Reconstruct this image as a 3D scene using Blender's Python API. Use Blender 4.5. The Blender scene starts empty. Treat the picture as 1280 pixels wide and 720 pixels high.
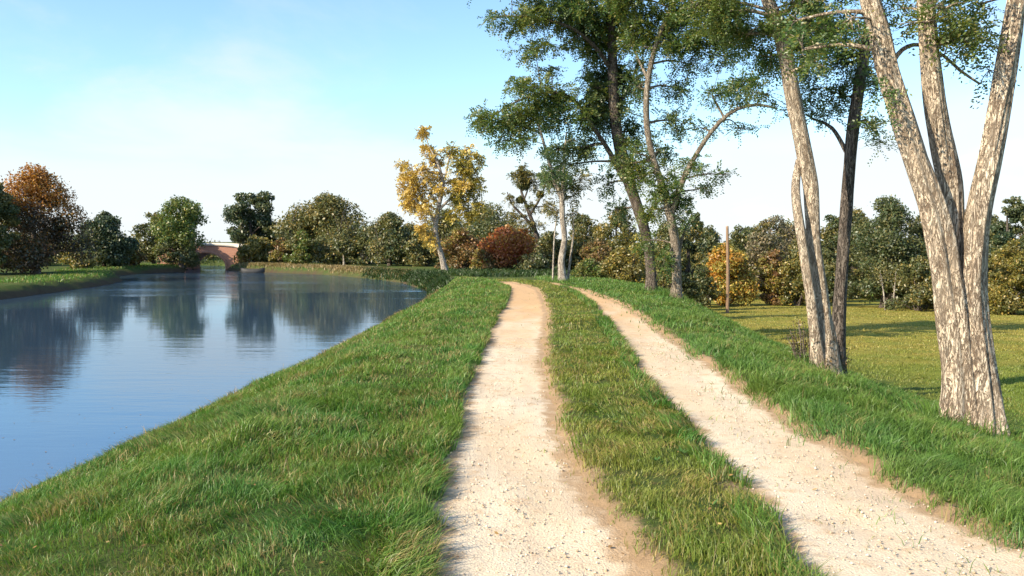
import bpy, math, random
import numpy as np
from mathutils import Vector

random.seed(7)
RNG = np.random.default_rng(11)
SC = bpy.context.scene
COL = SC.collection

# ------------------------------------------------------------------ camera, sky, sun, exposure
F = 1108.5                       # focal length in the pixels of a 1280 wide picture (60 degrees)
CAM_H = 1.6
PITCH = math.atan(58.0 / F)
cd = bpy.data.cameras.new('camera')
cam = bpy.data.objects.new('camera', cd)
COL.objects.link(cam)
cam.location = (0, 0, CAM_H)
cam.rotation_euler = (math.pi / 2 - PITCH, 0, 0)
cd.sensor_width = 36.0
cd.lens = 36.0 * F / 1280.0
cd.clip_start = 0.1
cd.clip_end = 6000.0
SC.camera = cam

SUN_EL, SUN_AZ = math.radians(31), math.atan2(-0.85, -0.53)
world = bpy.data.worlds.new('World')
SC.world = world
world.use_nodes = True
wt = world.node_tree
wt.nodes.clear()
def wn(t, **k):
    n = wt.nodes.new(t)
    for a, v in k.items(): setattr(n, a, v)
    return n
w_out = wn('ShaderNodeOutputWorld'); w_bg = wn('ShaderNodeBackground')
w_sky = wn('ShaderNodeTexSky', sky_type='NISHITA')
w_sky.sun_disc = False
w_sky.sun_elevation = SUN_EL
w_sky.sun_rotation = SUN_AZ
w_sky.altitude = 50; w_sky.air_density = 1.0; w_sky.dust_density = 0.6; w_sky.ozone_density = 2.0
w_bg.inputs['Strength'].default_value = 0.125
tc = wn('ShaderNodeTexCoord')
sep = wn('ShaderNodeSeparateXYZ'); wt.links.new(tc.outputs['Generated'], sep.inputs[0])
def wmath(op, a, b=None, clamp=False):
    n = wn('ShaderNodeMath', operation=op, use_clamp=clamp)
    for i, v in enumerate((a, b)):
        if v is None: continue
        if isinstance(v, (int, float)): n.inputs[i].default_value = v
        else: wt.links.new(v, n.inputs[i])
    return n.outputs[0]
zc = wmath('MAXIMUM', sep.outputs['Z'], 0.0)
den = wmath('ADD', zc, 0.16)
cu = wmath('DIVIDE', sep.outputs['X'], den); cv = wmath('DIVIDE', sep.outputs['Y'], den)
comb = wn('ShaderNodeCombineXYZ'); wt.links.new(cu, comb.inputs[0]); wt.links.new(cv, comb.inputs[1])
mp = wn('ShaderNodeMapping'); wt.links.new(comb.outputs[0], mp.inputs[0])
mp.inputs['Rotation'].default_value = (0, 0, math.radians(20)); mp.inputs['Scale'].default_value = (0.9, 0.75, 1)
mp.inputs['Location'].default_value = (3.1, 1.3, 0)
cn = wn('ShaderNodeTexNoise'); wt.links.new(mp.outputs[0], cn.inputs['Vector'])
cn.inputs['Scale'].default_value = 1.0; cn.inputs['Detail'].default_value = 7; cn.inputs['Roughness'].default_value = 0.55
cn.inputs['Distortion'].default_value = 0.5
# a band of thin white cloud low over the land, breaking up higher
low = wn('ShaderNodeMapRange', interpolation_type='SMOOTHSTEP'); wt.links.new(zc, low.inputs[0])
for i, v in enumerate((0.0, 0.20, 0.32, -0.07)): low.inputs[i + 1].default_value = v
cs = wmath('ADD', cn.outputs['Fac'], low.outputs[0])
cr = wn('ShaderNodeMapRange', interpolation_type='SMOOTHSTEP'); wt.links.new(cs, cr.inputs[0])
for i, v in enumerate((0.45, 0.76, 0.0, 0.90)): cr.inputs[i + 1].default_value = v
tint = wn('ShaderNodeMix', data_type='RGBA', blend_type='MULTIPLY'); tint.inputs[0].default_value = 1.0
wt.links.new(w_sky.outputs[0], tint.inputs[6]); tint.inputs[7].default_value = (0.92, 1.04, 1.10, 1)
wm = wn('ShaderNodeMix', data_type='RGBA'); wt.links.new(cr.outputs[0], wm.inputs[0])
wt.links.new(tint.outputs[2], wm.inputs[6]); wm.inputs[7].default_value = (3.75, 4.0, 4.2, 1)
wt.links.new(wm.outputs[2], w_bg.inputs[0]); wt.links.new(w_bg.outputs[0], w_out.inputs[0])

sl = bpy.data.lights.new('sun', 'SUN')
sun = bpy.data.objects.new('sun', sl); COL.objects.link(sun)
sl.energy = 4.3; sl.angle = math.radians(0.55); sl.color = (1.0, 0.87, 0.67)
sd = Vector((0.85 * math.cos(SUN_EL), 0.53 * math.cos(SUN_EL), -math.sin(SUN_EL)))
sun.rotation_euler = sd.to_track_quat('-Z', 'Y').to_euler()
sun.location = (-30, -20, 40)

SC.view_settings.view_transform = 'Standard'
SC.view_settings.look = 'None'
SC.view_settings.exposure = 1.0
SC.view_settings.gamma = 1.0
SC.view_settings.use_curve_mapping = False
SC.render.engine = 'CYCLES'
SC.cycles.max_bounces = 6
SC.cycles.use_denoising = True

# ------------------------------------------------------------------ small tools
def P(px, py, Y):
    """the point seen at (px, py) of the 1280x720 photograph, at distance Y"""
    cx, cy = (px - 640) / F, (360 - py) / F
    s, c = math.sin(PITCH), math.cos(PITCH)
    d = Vector((cx, cy * s + c, cy * c - s))
    p = d * (Y / d.y); p.z += CAM_H
    return p
def pm(Y): return F / Y          # photo pixels per metre at distance Y

def _hash(ix, iy, seed):
    h = (ix * 374761393 + iy * 668265263 + seed * 144665) & 0xffffffff
    h = ((h ^ (h >> 13)) * 1274126177) & 0xffffffff
    return ((h ^ (h >> 16)) & 0xffff) / 65535.0
def vnoise(x, y, seed=0):
    x = np.asarray(x, float); y = np.asarray(y, float)
    ix = np.floor(x).astype(np.int64); iy = np.floor(y).astype(np.int64)
    fx, fy = x - ix, y - iy
    fx = fx * fx * (3 - 2 * fx); fy = fy * fy * (3 - 2 * fy)
    a, b = _hash(ix, iy, seed), _hash(ix + 1, iy, seed)
    c, d = _hash(ix, iy + 1, seed), _hash(ix + 1, iy + 1, seed)
    return (a * (1 - fx) + b * fx) * (1 - fy) + (c * (1 - fx) + d * fx) * fy
def fbm(x, y, seed=0, octv=3):
    t = 0; a = 0.5; n = 0
    for k in range(octv):
        t = t + a * vnoise(np.asarray(x) * 2 ** k, np.asarray(y) * 2 ** k, seed + k * 17); n += a; a *= 0.5
    return t / n
def sstep(a, b, x):
    t = np.clip((np.asarray(x, float) - a) / (b - a), 0, 1)
    return t * t * (3 - 2 * t)

def tag(o, label=None, cat=None, group=None, kind=None):
    if label: o['label'] = label
    if cat: o['category'] = cat
    if group: o['group'] = group
    if kind: o['kind'] = kind
    return o
def empty(name, loc):
    o = bpy.data.objects.new(name, None); COL.objects.link(o)
    o.location = loc; o.empty_display_size = 0.3
    return o
def mesh_obj(name, verts, faces_flat, counts, mats, parent=None, base=None, smooth=False, mat_idx=None):
    """verts (N,3), faces_flat: loop vertex indices, counts: corners of each face"""
    me = bpy.data.meshes.new(name)
    v = np.asarray(verts, np.float32).reshape(-1, 3)
    if base is not None: v = v - np.asarray(base, np.float32)
    f = np.asarray(faces_flat, np.int32).ravel(); c = np.asarray(counts, np.int32).ravel()
    me.vertices.add(len(v)); me.vertices.foreach_set('co', v.ravel())
    me.loops.add(len(f)); me.loops.foreach_set('vertex_index', f)
    me.polygons.add(len(c))
    st = np.zeros(len(c), np.int32); st[1:] = np.cumsum(c)[:-1]
    me.polygons.foreach_set('loop_start', st)
    me.polygons.foreach_set('loop_total', c)
    if smooth: me.polygons.foreach_set('use_smooth', np.ones(len(c), bool))
    if not isinstance(mats, (list, tuple)): mats = [mats]
    for m in mats: me.materials.append(m)
    if mat_idx is not None: me.polygons.foreach_set('material_index', np.asarray(mat_idx, np.int32))
    me.update(calc_edges=True); me.validate()
    o = bpy.data.objects.new(name, me); COL.objects.link(o)
    if parent is not None: o.parent = parent
    return o

class Geo:
    """collects tubes, quads and boxes into one mesh"""
    def __init__(s): s.v = []; s.f = []; s.c = []; s.n = 0
    def add(s, verts, faces):
        b = s.n
        s.v.append(np.asarray(verts, float).reshape(-1, 3)); s.n += len(s.v[-1])
        for f in faces: s.f.extend(i + b for i in f); s.c.append(len(f))
    def add_np(s, verts, quads):
        verts = np.asarray(verts, float).reshape(-1, 3); quads = np.asarray(quads)
        s.v.append(verts); s.f.extend((quads + s.n).ravel().tolist()); s.c.extend([quads.shape[1]] * len(quads)); s.n += len(verts)
    def tube(s, pts, rad, seg=8, step=None, amp=0.0, seed=0, flare=0.0):
        pts = np.array([tuple(p) for p in pts], float); rad = np.array(rad, float)
        # Catmull-Rom through the points
        n = len(pts); P0 = np.vstack([2 * pts[0] - pts[1], pts, 2 * pts[-1] - pts[-2]])
        out, ro = [], []
        for i in range(n - 1):
            p0, p1, p2, p3 = P0[i], P0[i + 1], P0[i + 2], P0[i + 3]
            L = np.linalg.norm(p2 - p1); k = max(2, int(L / (step or max(0.05, 1.5 * rad[i] + 0.02))))
            k = min(k, 60)
            for t in np.arange(k) / k:
                out.append(0.5 * (2 * p1 + (p2 - p0) * t + (2 * p0 - 5 * p1 + 4 * p2 - p3) * t * t + (3 * p1 - p0 - 3 * p2 + p3) * t ** 3))
                ro.append(rad[i] * (1 - t) + rad[i + 1] * t)
        out.append(pts[-1]); ro.append(rad[-1])
        out = np.array(out); ro = np.array(ro); m = len(out)
        tan = np.gradient(out, axis=0); tan /= np.linalg.norm(tan, axis=1)[:, None] + 1e-9
        ref = np.array([0.0, 1.0, 0.0]) if abs(tan[0][1]) < 0.9 else np.array([1.0, 0, 0])
        u = np.cross(tan, ref); u /= np.linalg.norm(u, axis=1)[:, None] + 1e-9
        w = np.cross(tan, u)
        a = np.arange(seg) * 2 * math.pi / seg
        ln = np.concatenate([[0], np.cumsum(np.linalg.norm(np.diff(out, axis=0), axis=1))])
        R = ro[:, None] * np.ones((1, seg))
        if amp:
            ca, sa = np.cos(a), np.sin(a)
            nn = vnoise(ca[None] * 3.0 + ln[:, None] * 0.9 + 40, sa[None] * 3.0 + ln[:, None] * 0.6 + 40, seed)
            nf = vnoise(ca[None] * 5.5 + 90 + ln[:, None] * 0.55, sa[None] * 5.5 + 90 - ln[:, None] * 0.45, seed + 5)
            R = R * (1 + amp * (nn - 0.5) * 1.6 + amp * (nf - 0.5) * 1.1)
        if flare:
            R = R * (1 + flare * np.exp(-ln / 0.28)[:, None] * (0.6 + 0.9 * vnoise(np.cos(a) * 1.7 + 9, np.sin(a) * 1.7 + 9, seed + 9)[None]))
        V = out[:, None] + R[..., None] * (np.cos(a)[None, :, None] * u[:, None] + np.sin(a)[None, :, None] * w[:, None])
        i = np.arange(m - 1)[:, None] * seg; j = np.arange(seg)[None]; j2 = (j + 1) % seg
        q = np.stack([i + j, i + j2, i + seg + j2, i + seg + j], -1).reshape(-1, 4)
        b = s.n
        s.add_np(V.reshape(-1, 3), q)
        s.f.extend(range(b + (m - 1) * seg, b + m * seg)); s.c.append(seg)
        return out, ro
    def box(s, x0, x1, y0, y1, z0, z1):
        s.add([(x0, y0, z0), (x1, y0, z0), (x1, y1, z0), (x0, y1, z0), (x0, y0, z1), (x1, y0, z1), (x1, y1, z1), (x0, y1, z1)],
              [(3, 2, 1, 0), (4, 5, 6, 7), (0, 1, 5, 4), (1, 2, 6, 5), (2, 3, 7, 6), (3, 0, 4, 7)])
    def build(s, name, mat, parent=None, base=None, smooth=False):
        return mesh_obj(name, np.vstack(s.v), s.f, s.c, mat, parent, base, smooth)

def unit(v): return v / (np.linalg.norm(v, axis=-1, keepdims=True) + 1e-9)
def rhombs(c, lo, wd):
    """leaf-shaped quads: centres c, half long axes lo, half wide axes wd"""
    n = len(c)
    v = np.stack([c - lo, c + wd - lo * 0.1, c + lo, c - wd - lo * 0.1], 1)
    return v.reshape(-1, 3), np.arange(n * 4).reshape(-1, 4)

# ------------------------------------------------------------------ materials
def mat(name):
    m = bpy.data.materials.new(name); m.use_nodes = True
    nt = m.node_tree; nt.nodes.clear()
    return m, nt
class NT:
    def __init__(s, name):
        s.m, s.t = mat(name); s.out = s.n('ShaderNodeOutputMaterial')
    def n(s, t, **k):
        x = s.t.nodes.new(t)
        for a, v in k.items(): setattr(x, a, v)
        return x
    def set(s, sock, v):
        if isinstance(v, bpy.types.NodeSocket): s.t.links.new(v, sock)
        elif isinstance(v, (tuple, list)) and len(v) == 3 and sock.type == 'RGBA': sock.default_value = (*v, 1)
        else: sock.default_value = v
    def noise(s, vec, scale, detail=4, rough=0.55, dist=0.0):
        x = s.n('ShaderNodeTexNoise'); s.set(x.inputs['Vector'], vec)
        x.inputs['Scale'].default_value = scale; x.inputs['Detail'].default_value = detail
        x.inputs['Roughness'].default_value = rough; x.inputs['Distortion'].default_value = dist
        return x.outputs['Fac']
    def ramp(s, fac, a, b, lo=0.0, hi=1.0):
        x = s.n('ShaderNodeMapRange', interpolation_type='SMOOTHSTEP'); s.set(x.inputs[0], fac)
        for i, v in enumerate((a, b, lo, hi)): x.inputs[i + 1].default_value = v
        return x.outputs[0]
    def mix(s, fac, a, b, mode='MIX'):
        x = s.n('ShaderNodeMix', data_type='RGBA', blend_type=mode)
        s.set(x.inputs[0], fac); s.set(x.inputs[6], a); s.set(x.inputs[7], b)
        return x.outputs[2]
    def math(s, op, a, b=0.0, clamp=False):
        x = s.n('ShaderNodeMath', operation=op, use_clamp=clamp); s.set(x.inputs[0], a); s.set(x.inputs[1], b)
        return x.outputs[0]
    def pos(s): return s.n('ShaderNodeNewGeometry').outputs['Position']
    def obj(s, scale=(1, 1, 1)):
        x = s.n('ShaderNodeMapping'); s.set(x.inputs[0], s.n('ShaderNodeTexCoord').outputs['Object']); x.inputs['Scale'].default_value = scale
        return x.outputs[0]
    def mapv(s, vec, scale):
        x = s.n('ShaderNodeMapping'); s.set(x.inputs[0], vec); x.inputs['Scale'].default_value = scale
        return x.outputs[0]
    def bump(s, h, strength, dist):
        x = s.n('ShaderNodeBump'); x.inputs['Strength'].default_value = strength; x.inputs['Distance'].default_value = dist
        s.set(x.inputs['Height'], h); return x.outputs[0]
    def principled(s, col, rough=0.9, normal=None, spec=0.2, **k):
        x = s.n('ShaderNodeBsdfPrincipled'); s.set(x.inputs['Base Color'], col); s.set(x.inputs['Roughness'], rough)
        x.inputs['Specular IOR Level'].default_value = spec
        if normal is not None: s.set(x.inputs['Normal'], normal)
        for a, v in k.items(): s.set(x.inputs[a], v)
        s.t.links.new(x.outputs[0], s.out.inputs[0]); return x
    def leaf(s, col, transl=0.35, gloss=0.04):
        d = s.n('ShaderNodeBsdfDiffuse'); t = s.n('ShaderNodeBsdfTranslucent'); s.set(d.inputs[0], col)
        s.set(t.inputs[0], s.mix(0.5, col, (1.0, 0.95, 0.35), 'MULTIPLY'))
        a = s.n('ShaderNodeMixShader'); a.inputs[0].default_value = transl
        s.t.links.new(d.outputs[0], a.inputs[1]); s.t.links.new(t.outputs[0], a.inputs[2])
        g = s.n('ShaderNodeBsdfGlossy'); g.inputs['Roughness'].default_value = 0.45; g.inputs[0].default_value = (0.9, 0.9, 0.9, 1)
        b = s.n('ShaderNodeMixShader'); b.inputs[0].default_value = gloss
        s.t.links.new(a.outputs[0], b.inputs[1]); s.t.links.new(g.outputs[0], b.inputs[2])
        s.t.links.new(b.outputs[0], s.out.inputs[0])

_leafmats = {}
def leaf_mat(name, c1, c2, c3, scale=0.5, transl=0.35):
    if name in _leafmats: return _leafmats[name]
    t = NT(name)
    p = t.pos()
    r = t.n('ShaderNodeNewGeometry').outputs['Random Per Island']
    big = t.ramp(t.noise(p, scale, 3), 0.38, 0.62)
    c = t.mix(big, c1, c2)
    c = t.mix(t.ramp(r, 0.72, 0.98), c, c3)
    v = t.math('ADD', t.math('MULTIPLY', r, 0.55), 0.72)
    cc = t.n('ShaderNodeCombineColor'); t.set(cc.inputs[0], v); t.set(cc.inputs[1], v); t.set(cc.inputs[2], v)
    c = t.mix(1.0, c, cc.outputs[0], 'MULTIPLY')
    t.leaf(c, transl)
    _leafmats[name] = t.m
    return t.m
L = {
 'locust': leaf_mat('locust_leaf', (0.105, 0.190, 0.050), (0.15, 0.205, 0.045), (0.25, 0.22, 0.05), 0.7, 0.55),
 'locust_dark': leaf_mat('dull_locust_leaf', (0.090, 0.165, 0.070), (0.12, 0.175, 0.055), (0.19, 0.19, 0.055), 0.7, 0.55),
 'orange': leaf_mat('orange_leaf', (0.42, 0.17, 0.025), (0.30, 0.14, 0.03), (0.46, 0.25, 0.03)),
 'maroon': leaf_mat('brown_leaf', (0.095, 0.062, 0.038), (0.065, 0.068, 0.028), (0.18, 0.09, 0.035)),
 'darkgreen': leaf_mat('dark_green_leaf', (0.078, 0.112, 0.042), (0.112, 0.128, 0.044), (0.18, 0.155, 0.05)),
 'evergreen': leaf_mat('evergreen_leaf', (0.045, 0.080, 0.038), (0.066, 0.094, 0.038), (0.10, 0.11, 0.04)),
 'olive': leaf_mat('olive_leaf', (0.18, 0.165, 0.05), (0.13, 0.145, 0.042), (0.29, 0.20, 0.05)),
 'yellow': leaf_mat('yellow_leaf', (0.60, 0.43, 0.09), (0.52, 0.35, 0.07), (0.68, 0.52, 0.14)),
 'gold': leaf_mat('gold_green_leaf', (0.40, 0.33, 0.06), (0.27, 0.25, 0.05), (0.55, 0.38, 0.07)),
 'rust': leaf_mat('rust_leaf', (0.44, 0.115, 0.04), (0.34, 0.115, 0.04), (0.52, 0.22, 0.06)),
 'redbrown': leaf_mat('red_brown_leaf', (0.24, 0.125, 0.052), (0.17, 0.125, 0.045), (0.32, 0.17, 0.06)),
 'amber': leaf_mat('amber_leaf', (0.52, 0.24, 0.03), (0.38, 0.21, 0.035), (0.60, 0.34, 0.05)),
 'green': leaf_mat('green_leaf', (0.11, 0.175, 0.032), (0.13, 0.165, 0.034), (0.23, 0.20, 0.04)),
 'olivegold': leaf_mat('olive_gold_leaf', (0.24, 0.205, 0.04), (0.15, 0.155, 0.036), (0.38, 0.24, 0.045)),
 'twiggy': leaf_mat('grey_brown_leaf', (0.21, 0.17, 0.11), (0.17, 0.155, 0.085), (0.27, 0.20, 0.11)),
}

def bark_mat(name, pale, mid, dark, sc=1.0, depth=0.035):
    t = NT(name)
    o = t.obj((1, 1, 0.3))
    n1 = t.noise(o, 9 * sc, 6, 0.6, 0.6)
    st1 = t.noise(t.obj((1, 1, 0.20)), 19 * sc, 5, 0.6, 1.2); st2 = t.noise(t.obj((1, 1, 0.26)), 46 * sc, 4, 0.65, 0.6)
    rid = t.math('ABSOLUTE', t.math('SUBTRACT', st1, 0.5)); rid2 = t.math('ABSOLUTE', t.math('SUBTRACT', st2, 0.5))
    fur = t.math('MULTIPLY', t.ramp(rid, 0.0, 0.060), t.ramp(rid2, 0.0, 0.040, 0.55, 1.0))
    h = t.math('ADD', fur, t.math('MULTIPLY', n1, 0.6))
    c = t.mix(t.ramp(n1, 0.35, 0.66), mid, pale)
    c = t.mix(t.ramp(fur, 0.0, 0.8), dark, c)
    patch = t.ramp(t.noise(t.obj((1, 1, 0.5)), 2.2 * sc, 3), 0.5, 0.68)
    c = t.mix(t.math('MULTIPLY', patch, 0.55), c, mid)
    lich = t.ramp(t.noise(t.obj((1, 1, 0.7)), 5 * sc, 5, 0.7), 0.60, 0.70, 0, 0.22)
    c = t.mix(lich, c, (0.40, 0.41, 0.33))
    t.principled(c, 0.95, t.bump(h, 0.9, depth), 0.1)
    return t.m
BARK = bark_mat('furrowed_bark', (0.70, 0.585, 0.44), (0.53, 0.415, 0.30), (0.23, 0.165, 0.115))
BARK_MID = bark_mat('brown_bark', (0.46, 0.385, 0.295), (0.31, 0.25, 0.185), (0.15, 0.115, 0.08))
BARK_DARK = bark_mat('dull_bark', (0.24, 0.20, 0.16), (0.15, 0.12, 0.10), (0.05, 0.04, 0.032))
BARK_PALE = bark_mat('pale_bark', (0.62, 0.55, 0.45), (0.48, 0.41, 0.33), (0.20, 0.16, 0.13), 0.7)
TWIG = bark_mat('twig_bark', (0.30, 0.25, 0.20), (0.20, 0.16, 0.13), (0.08, 0.06, 0.05), 2.0, 0.01)

def grass_mat(name, g1, g2, straw, straw_lo, straw_hi, seedoff=0.0, near=None):
    t = NT(name)
    p = t.pos()
    r = t.n('ShaderNodeNewGeometry').outputs['Random Per Island']
    off = t.n('ShaderNodeVectorMath', operation='ADD'); t.set(off.inputs[0], p); off.inputs[1].default_value = (seedoff, seedoff * 2, 0)
    pv = off.outputs[0]
    c = t.mix(t.ramp(t.noise(pv, 0.9, 4), 0.36, 0.64), g1, g2)
    if near:
        spn = t.n('ShaderNodeSeparateXYZ'); t.set(spn.inputs[0], p)
        c = t.mix(t.ramp(t.math('ADD', spn.outputs['Y'], t.math('MULTIPLY', t.noise(p, 0.5, 4), 14.0)), 18, 36), near, c)
    sm = t.math('ADD', t.noise(pv, 1.5, 5, 0.65), t.math('MULTIPLY', t.math('SUBTRACT', r, 0.5), 0.42))
    c = t.mix(t.ramp(sm, straw_lo, straw_hi), c, straw)
    v = t.math('ADD', t.math('MULTIPLY', t.math('FRACT', t.math('MULTIPLY', r, 37.7)), 0.7), 0.65)
    cc = t.n('ShaderNodeCombineColor')
    for i in range(3): t.set(cc.inputs[i], v)
    t.leaf(t.mix(1.0, c, cc.outputs[0], 'MULTIPLY'), 0.4, 0.025)
    return t.m
G_BANK = grass_mat('bank_grass', (0.082, 0.205, 0.032), (0.150, 0.250, 0.038), (0.36, 0.28, 0.11), 0.52, 0.76)
G_MEDIAN = grass_mat('median_grass', (0.15, 0.225, 0.030), (0.23, 0.260, 0.040), (0.38, 0.28, 0.10), 0.50, 0.78, 5)
G_VERGE = grass_mat('verge_grass', (0.095, 0.205, 0.040), (0.150, 0.240, 0.042), (0.34, 0.26, 0.10), 0.60, 0.86, 9)
G_MEADOW = grass_mat('meadow_grass', (0.26, 0.265, 0.050), (0.36, 0.295, 0.070), (0.40, 0.31, 0.09), 0.58, 0.90, 14, near=(0.135, 0.215, 0.036))
G_REED = grass_mat('dry_reed', (0.26, 0.19, 0.08), (0.18, 0.16, 0.055), (0.40, 0.29, 0.14), 0.45, 0.7, 3)
G_DARK = grass_mat('dark_cover_shade', (0.035, 0.065, 0.018), (0.05, 0.085, 0.02), (0.11, 0.09, 0.03), 0.66, 0.85, 21)

def ground_mat():
    t = NT('turf_soil')
    g = t.n('ShaderNodeNewGeometry'); p = g.outputs['Position']
    sp = t.n('ShaderNodeSeparateXYZ'); t.set(sp.inputs[0], p)
    sn = t.n('ShaderNodeSeparateXYZ'); t.set(sn.inputs[0], g.outputs['Normal'])
    turf = t.mix(t.ramp(t.noise(p, 0.9, 5), 0.36, 0.64), (0.050, 0.092, 0.022), (0.085, 0.105, 0.030))
    turf = t.mix(t.ramp(t.noise(p, 6, 5), 0.50, 0.75), turf, (0.14, 0.105, 0.05))
    turf = t.mix(t.ramp(t.noise(p, 60, 4, 0.8), 0.48, 0.66), turf, (0.10, 0.125, 0.04))
    mea = t.mix(t.ramp(t.noise(p, 0.55, 5), 0.35, 0.65), (0.21, 0.215, 0.042), (0.31, 0.25, 0.058))
    mea = t.mix(t.ramp(t.noise(t.mapv(p, (0.5, 1.2, 1)), 1.1, 5, 0.7), 0.50, 0.72, 0, 0.6), mea, (0.12, 0.125, 0.03))
    mea = t.mix(t.ramp(t.math('ADD', sp.outputs['Y'], t.math('MULTIPLY', t.noise(p, 0.5, 4), 14.0)), 18, 36), (0.12, 0.19, 0.026), mea)
    c = t.mix(t.ramp(sp.outputs['X'], 6.5, 9.5), turf, mea)
    soil = t.mix(t.noise(p, 3.0, 5), (0.055, 0.040, 0.026), (0.11, 0.078, 0.048))
    at = t.n('ShaderNodeAttribute', attribute_name='wear')
    worn = t.math('ADD', at.outputs['Fac'], t.math('MULTIPLY', t.math('SUBTRACT', t.noise(p, 9, 5, 0.7), 0.5), 0.9))
    c = t.mix(t.ramp(worn, 0.30, 0.75), c, t.mix(t.noise(p, 5, 4), (0.33, 0.21, 0.115), (0.50, 0.345, 0.20)))
    # bare earth on the edges of the ruts and on steep undercut banks
    c = t.mix(t.math('MULTIPLY', t.ramp(sn.outputs['Z'], 0.93, 0.78), t.ramp(at.outputs['Fac'], 0.25, 0.02)), c, soil)
    t.principled(c, 1.0, t.bump(t.math('ADD', t.noise(p, 18, 6, 0.7), t.noise(p, 90, 4, 0.8)), 0.7, 0.035), 0.05)
    return t.m
GROUND = ground_mat()
def gravel_mat():
    t = NT('chalky_gravel')
    p = t.pos()
    fine = t.noise(p, 55, 5, 0.75); mid = t.noise(p, 7, 5, 0.6); big = t.noise(t.mapv(p, (1, 0.3, 1)), 0.8, 3)
    c = t.mix(t.ramp(big, 0.36, 0.62), (0.73, 0.61, 0.45), (0.66, 0.51, 0.34))
    c = t.mix(t.ramp(mid, 0.50, 0.72), c, (0.60, 0.43, 0.27))
    c = t.mix(t.ramp(t.noise(t.mapv(p, (2.2, 0.35, 1)), 1.6, 5, 0.65), 0.50, 0.70, 0, 0.7), c, (0.56, 0.43, 0.30))
    spn = t.n('ShaderNodeSeparateXYZ'); t.set(spn.inputs[0], p)
    clay = t.math('ADD', t.math('MULTIPLY', spn.outputs['Y'], 0.045), t.math('SUBTRACT', t.noise(t.mapv(p, (1, 0.5, 1)), 1.3, 4), 0.5))
    c = t.mix(t.ramp(clay, 0.45, 1.15), c, t.mix(mid, (0.66, 0.44, 0.24), (0.56, 0.34, 0.17)))
    vo = t.n('ShaderNodeTexVoronoi'); t.set(vo.inputs['Vector'], p); vo.inputs['Scale'].default_value = 70
    at = t.n('ShaderNodeAttribute', attribute_name='wear')
    ew = t.math('ADD', at.outputs['Fac'], t.math('MULTIPLY', t.math('SUBTRACT', t.noise(p, 6, 5, 0.65), 0.5), 1.4))
    c = t.mix(t.ramp(ew, 0.35, 1.0), c, t.mix(t.noise(p, 5, 4), (0.33, 0.21, 0.115), (0.50, 0.345, 0.20)))
    c = t.mix(t.ramp(fine, 0.42, 0.30, 0, 0.7), c, (0.30, 0.21, 0.13))
    c = t.mix(t.ramp(vo.outputs['Distance'], 0.25, 0.05, 0, 0.35), c, (0.78, 0.70, 0.58))
    h = t.math('ADD', fine, t.math('MULTIPLY', vo.outputs['Distance'], -0.6))
    h = t.math('ADD', h, t.math('MULTIPLY', mid, 1.5))
    t.principled(c, 0.95, t.bump(h, 0.55, 0.015), 0.1)
    return t.m
GRAVEL = gravel_mat()
def water_mat():
    t = NT('canal_water')
    p = t.pos()
    r1 = t.noise(t.mapv(p, (0.35, 1.5, 1)), 1.1, 3, 0.5)
    r2 = t.noise(t.mapv(p, (0.8, 2.6, 1)), 4.0, 2, 0.5)
    calm = t.ramp(t.noise(t.mapv(p, (0.06, 0.16, 1)), 1.0, 2), 0.4, 0.65, 0.35, 1.0)
    spn = t.n('ShaderNodeSeparateXYZ'); t.set(spn.inputs[0], p)
    wind = t.ramp(t.math('ADD', spn.outputs['Y'], t.math('MULTIPLY', t.noise(t.mapv(p, (0.1, 0.3, 1)), 1.0, 3), 24.0)), 56, 72, 1.0, 9.0)
    h = t.math('MULTIPLY', t.math('MULTIPLY', t.math('ADD', r1, t.math('MULTIPLY', r2, 0.3)), calm), wind)
    nb = t.bump(h, 0.14, 0.05)
    fr = t.n('ShaderNodeFresnel'); fr.inputs['IOR'].default_value = 4.8; t.set(fr.inputs['Normal'], nb)
    body = t.n('ShaderNodeBsdfDiffuse'); t.set(body.inputs[0], (0.034, 0.062, 0.095))
    gl = t.n('ShaderNodeBsdfGlossy'); gl.inputs['Roughness'].default_value = 0.045; t.set(gl.inputs[0], (0.80, 0.90, 1.0)); t.set(gl.inputs['Normal'], nb)
    mx = t.n('ShaderNodeMixShader'); t.set(mx.inputs[0], fr.outputs[0])
    t.t.links.new(body.outputs[0], mx.inputs[1]); t.t.links.new(gl.outputs[0], mx.inputs[2]); t.t.links.new(mx.outputs[0], t.out.inputs[0])
    return t.m
WATER = water_mat()

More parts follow.
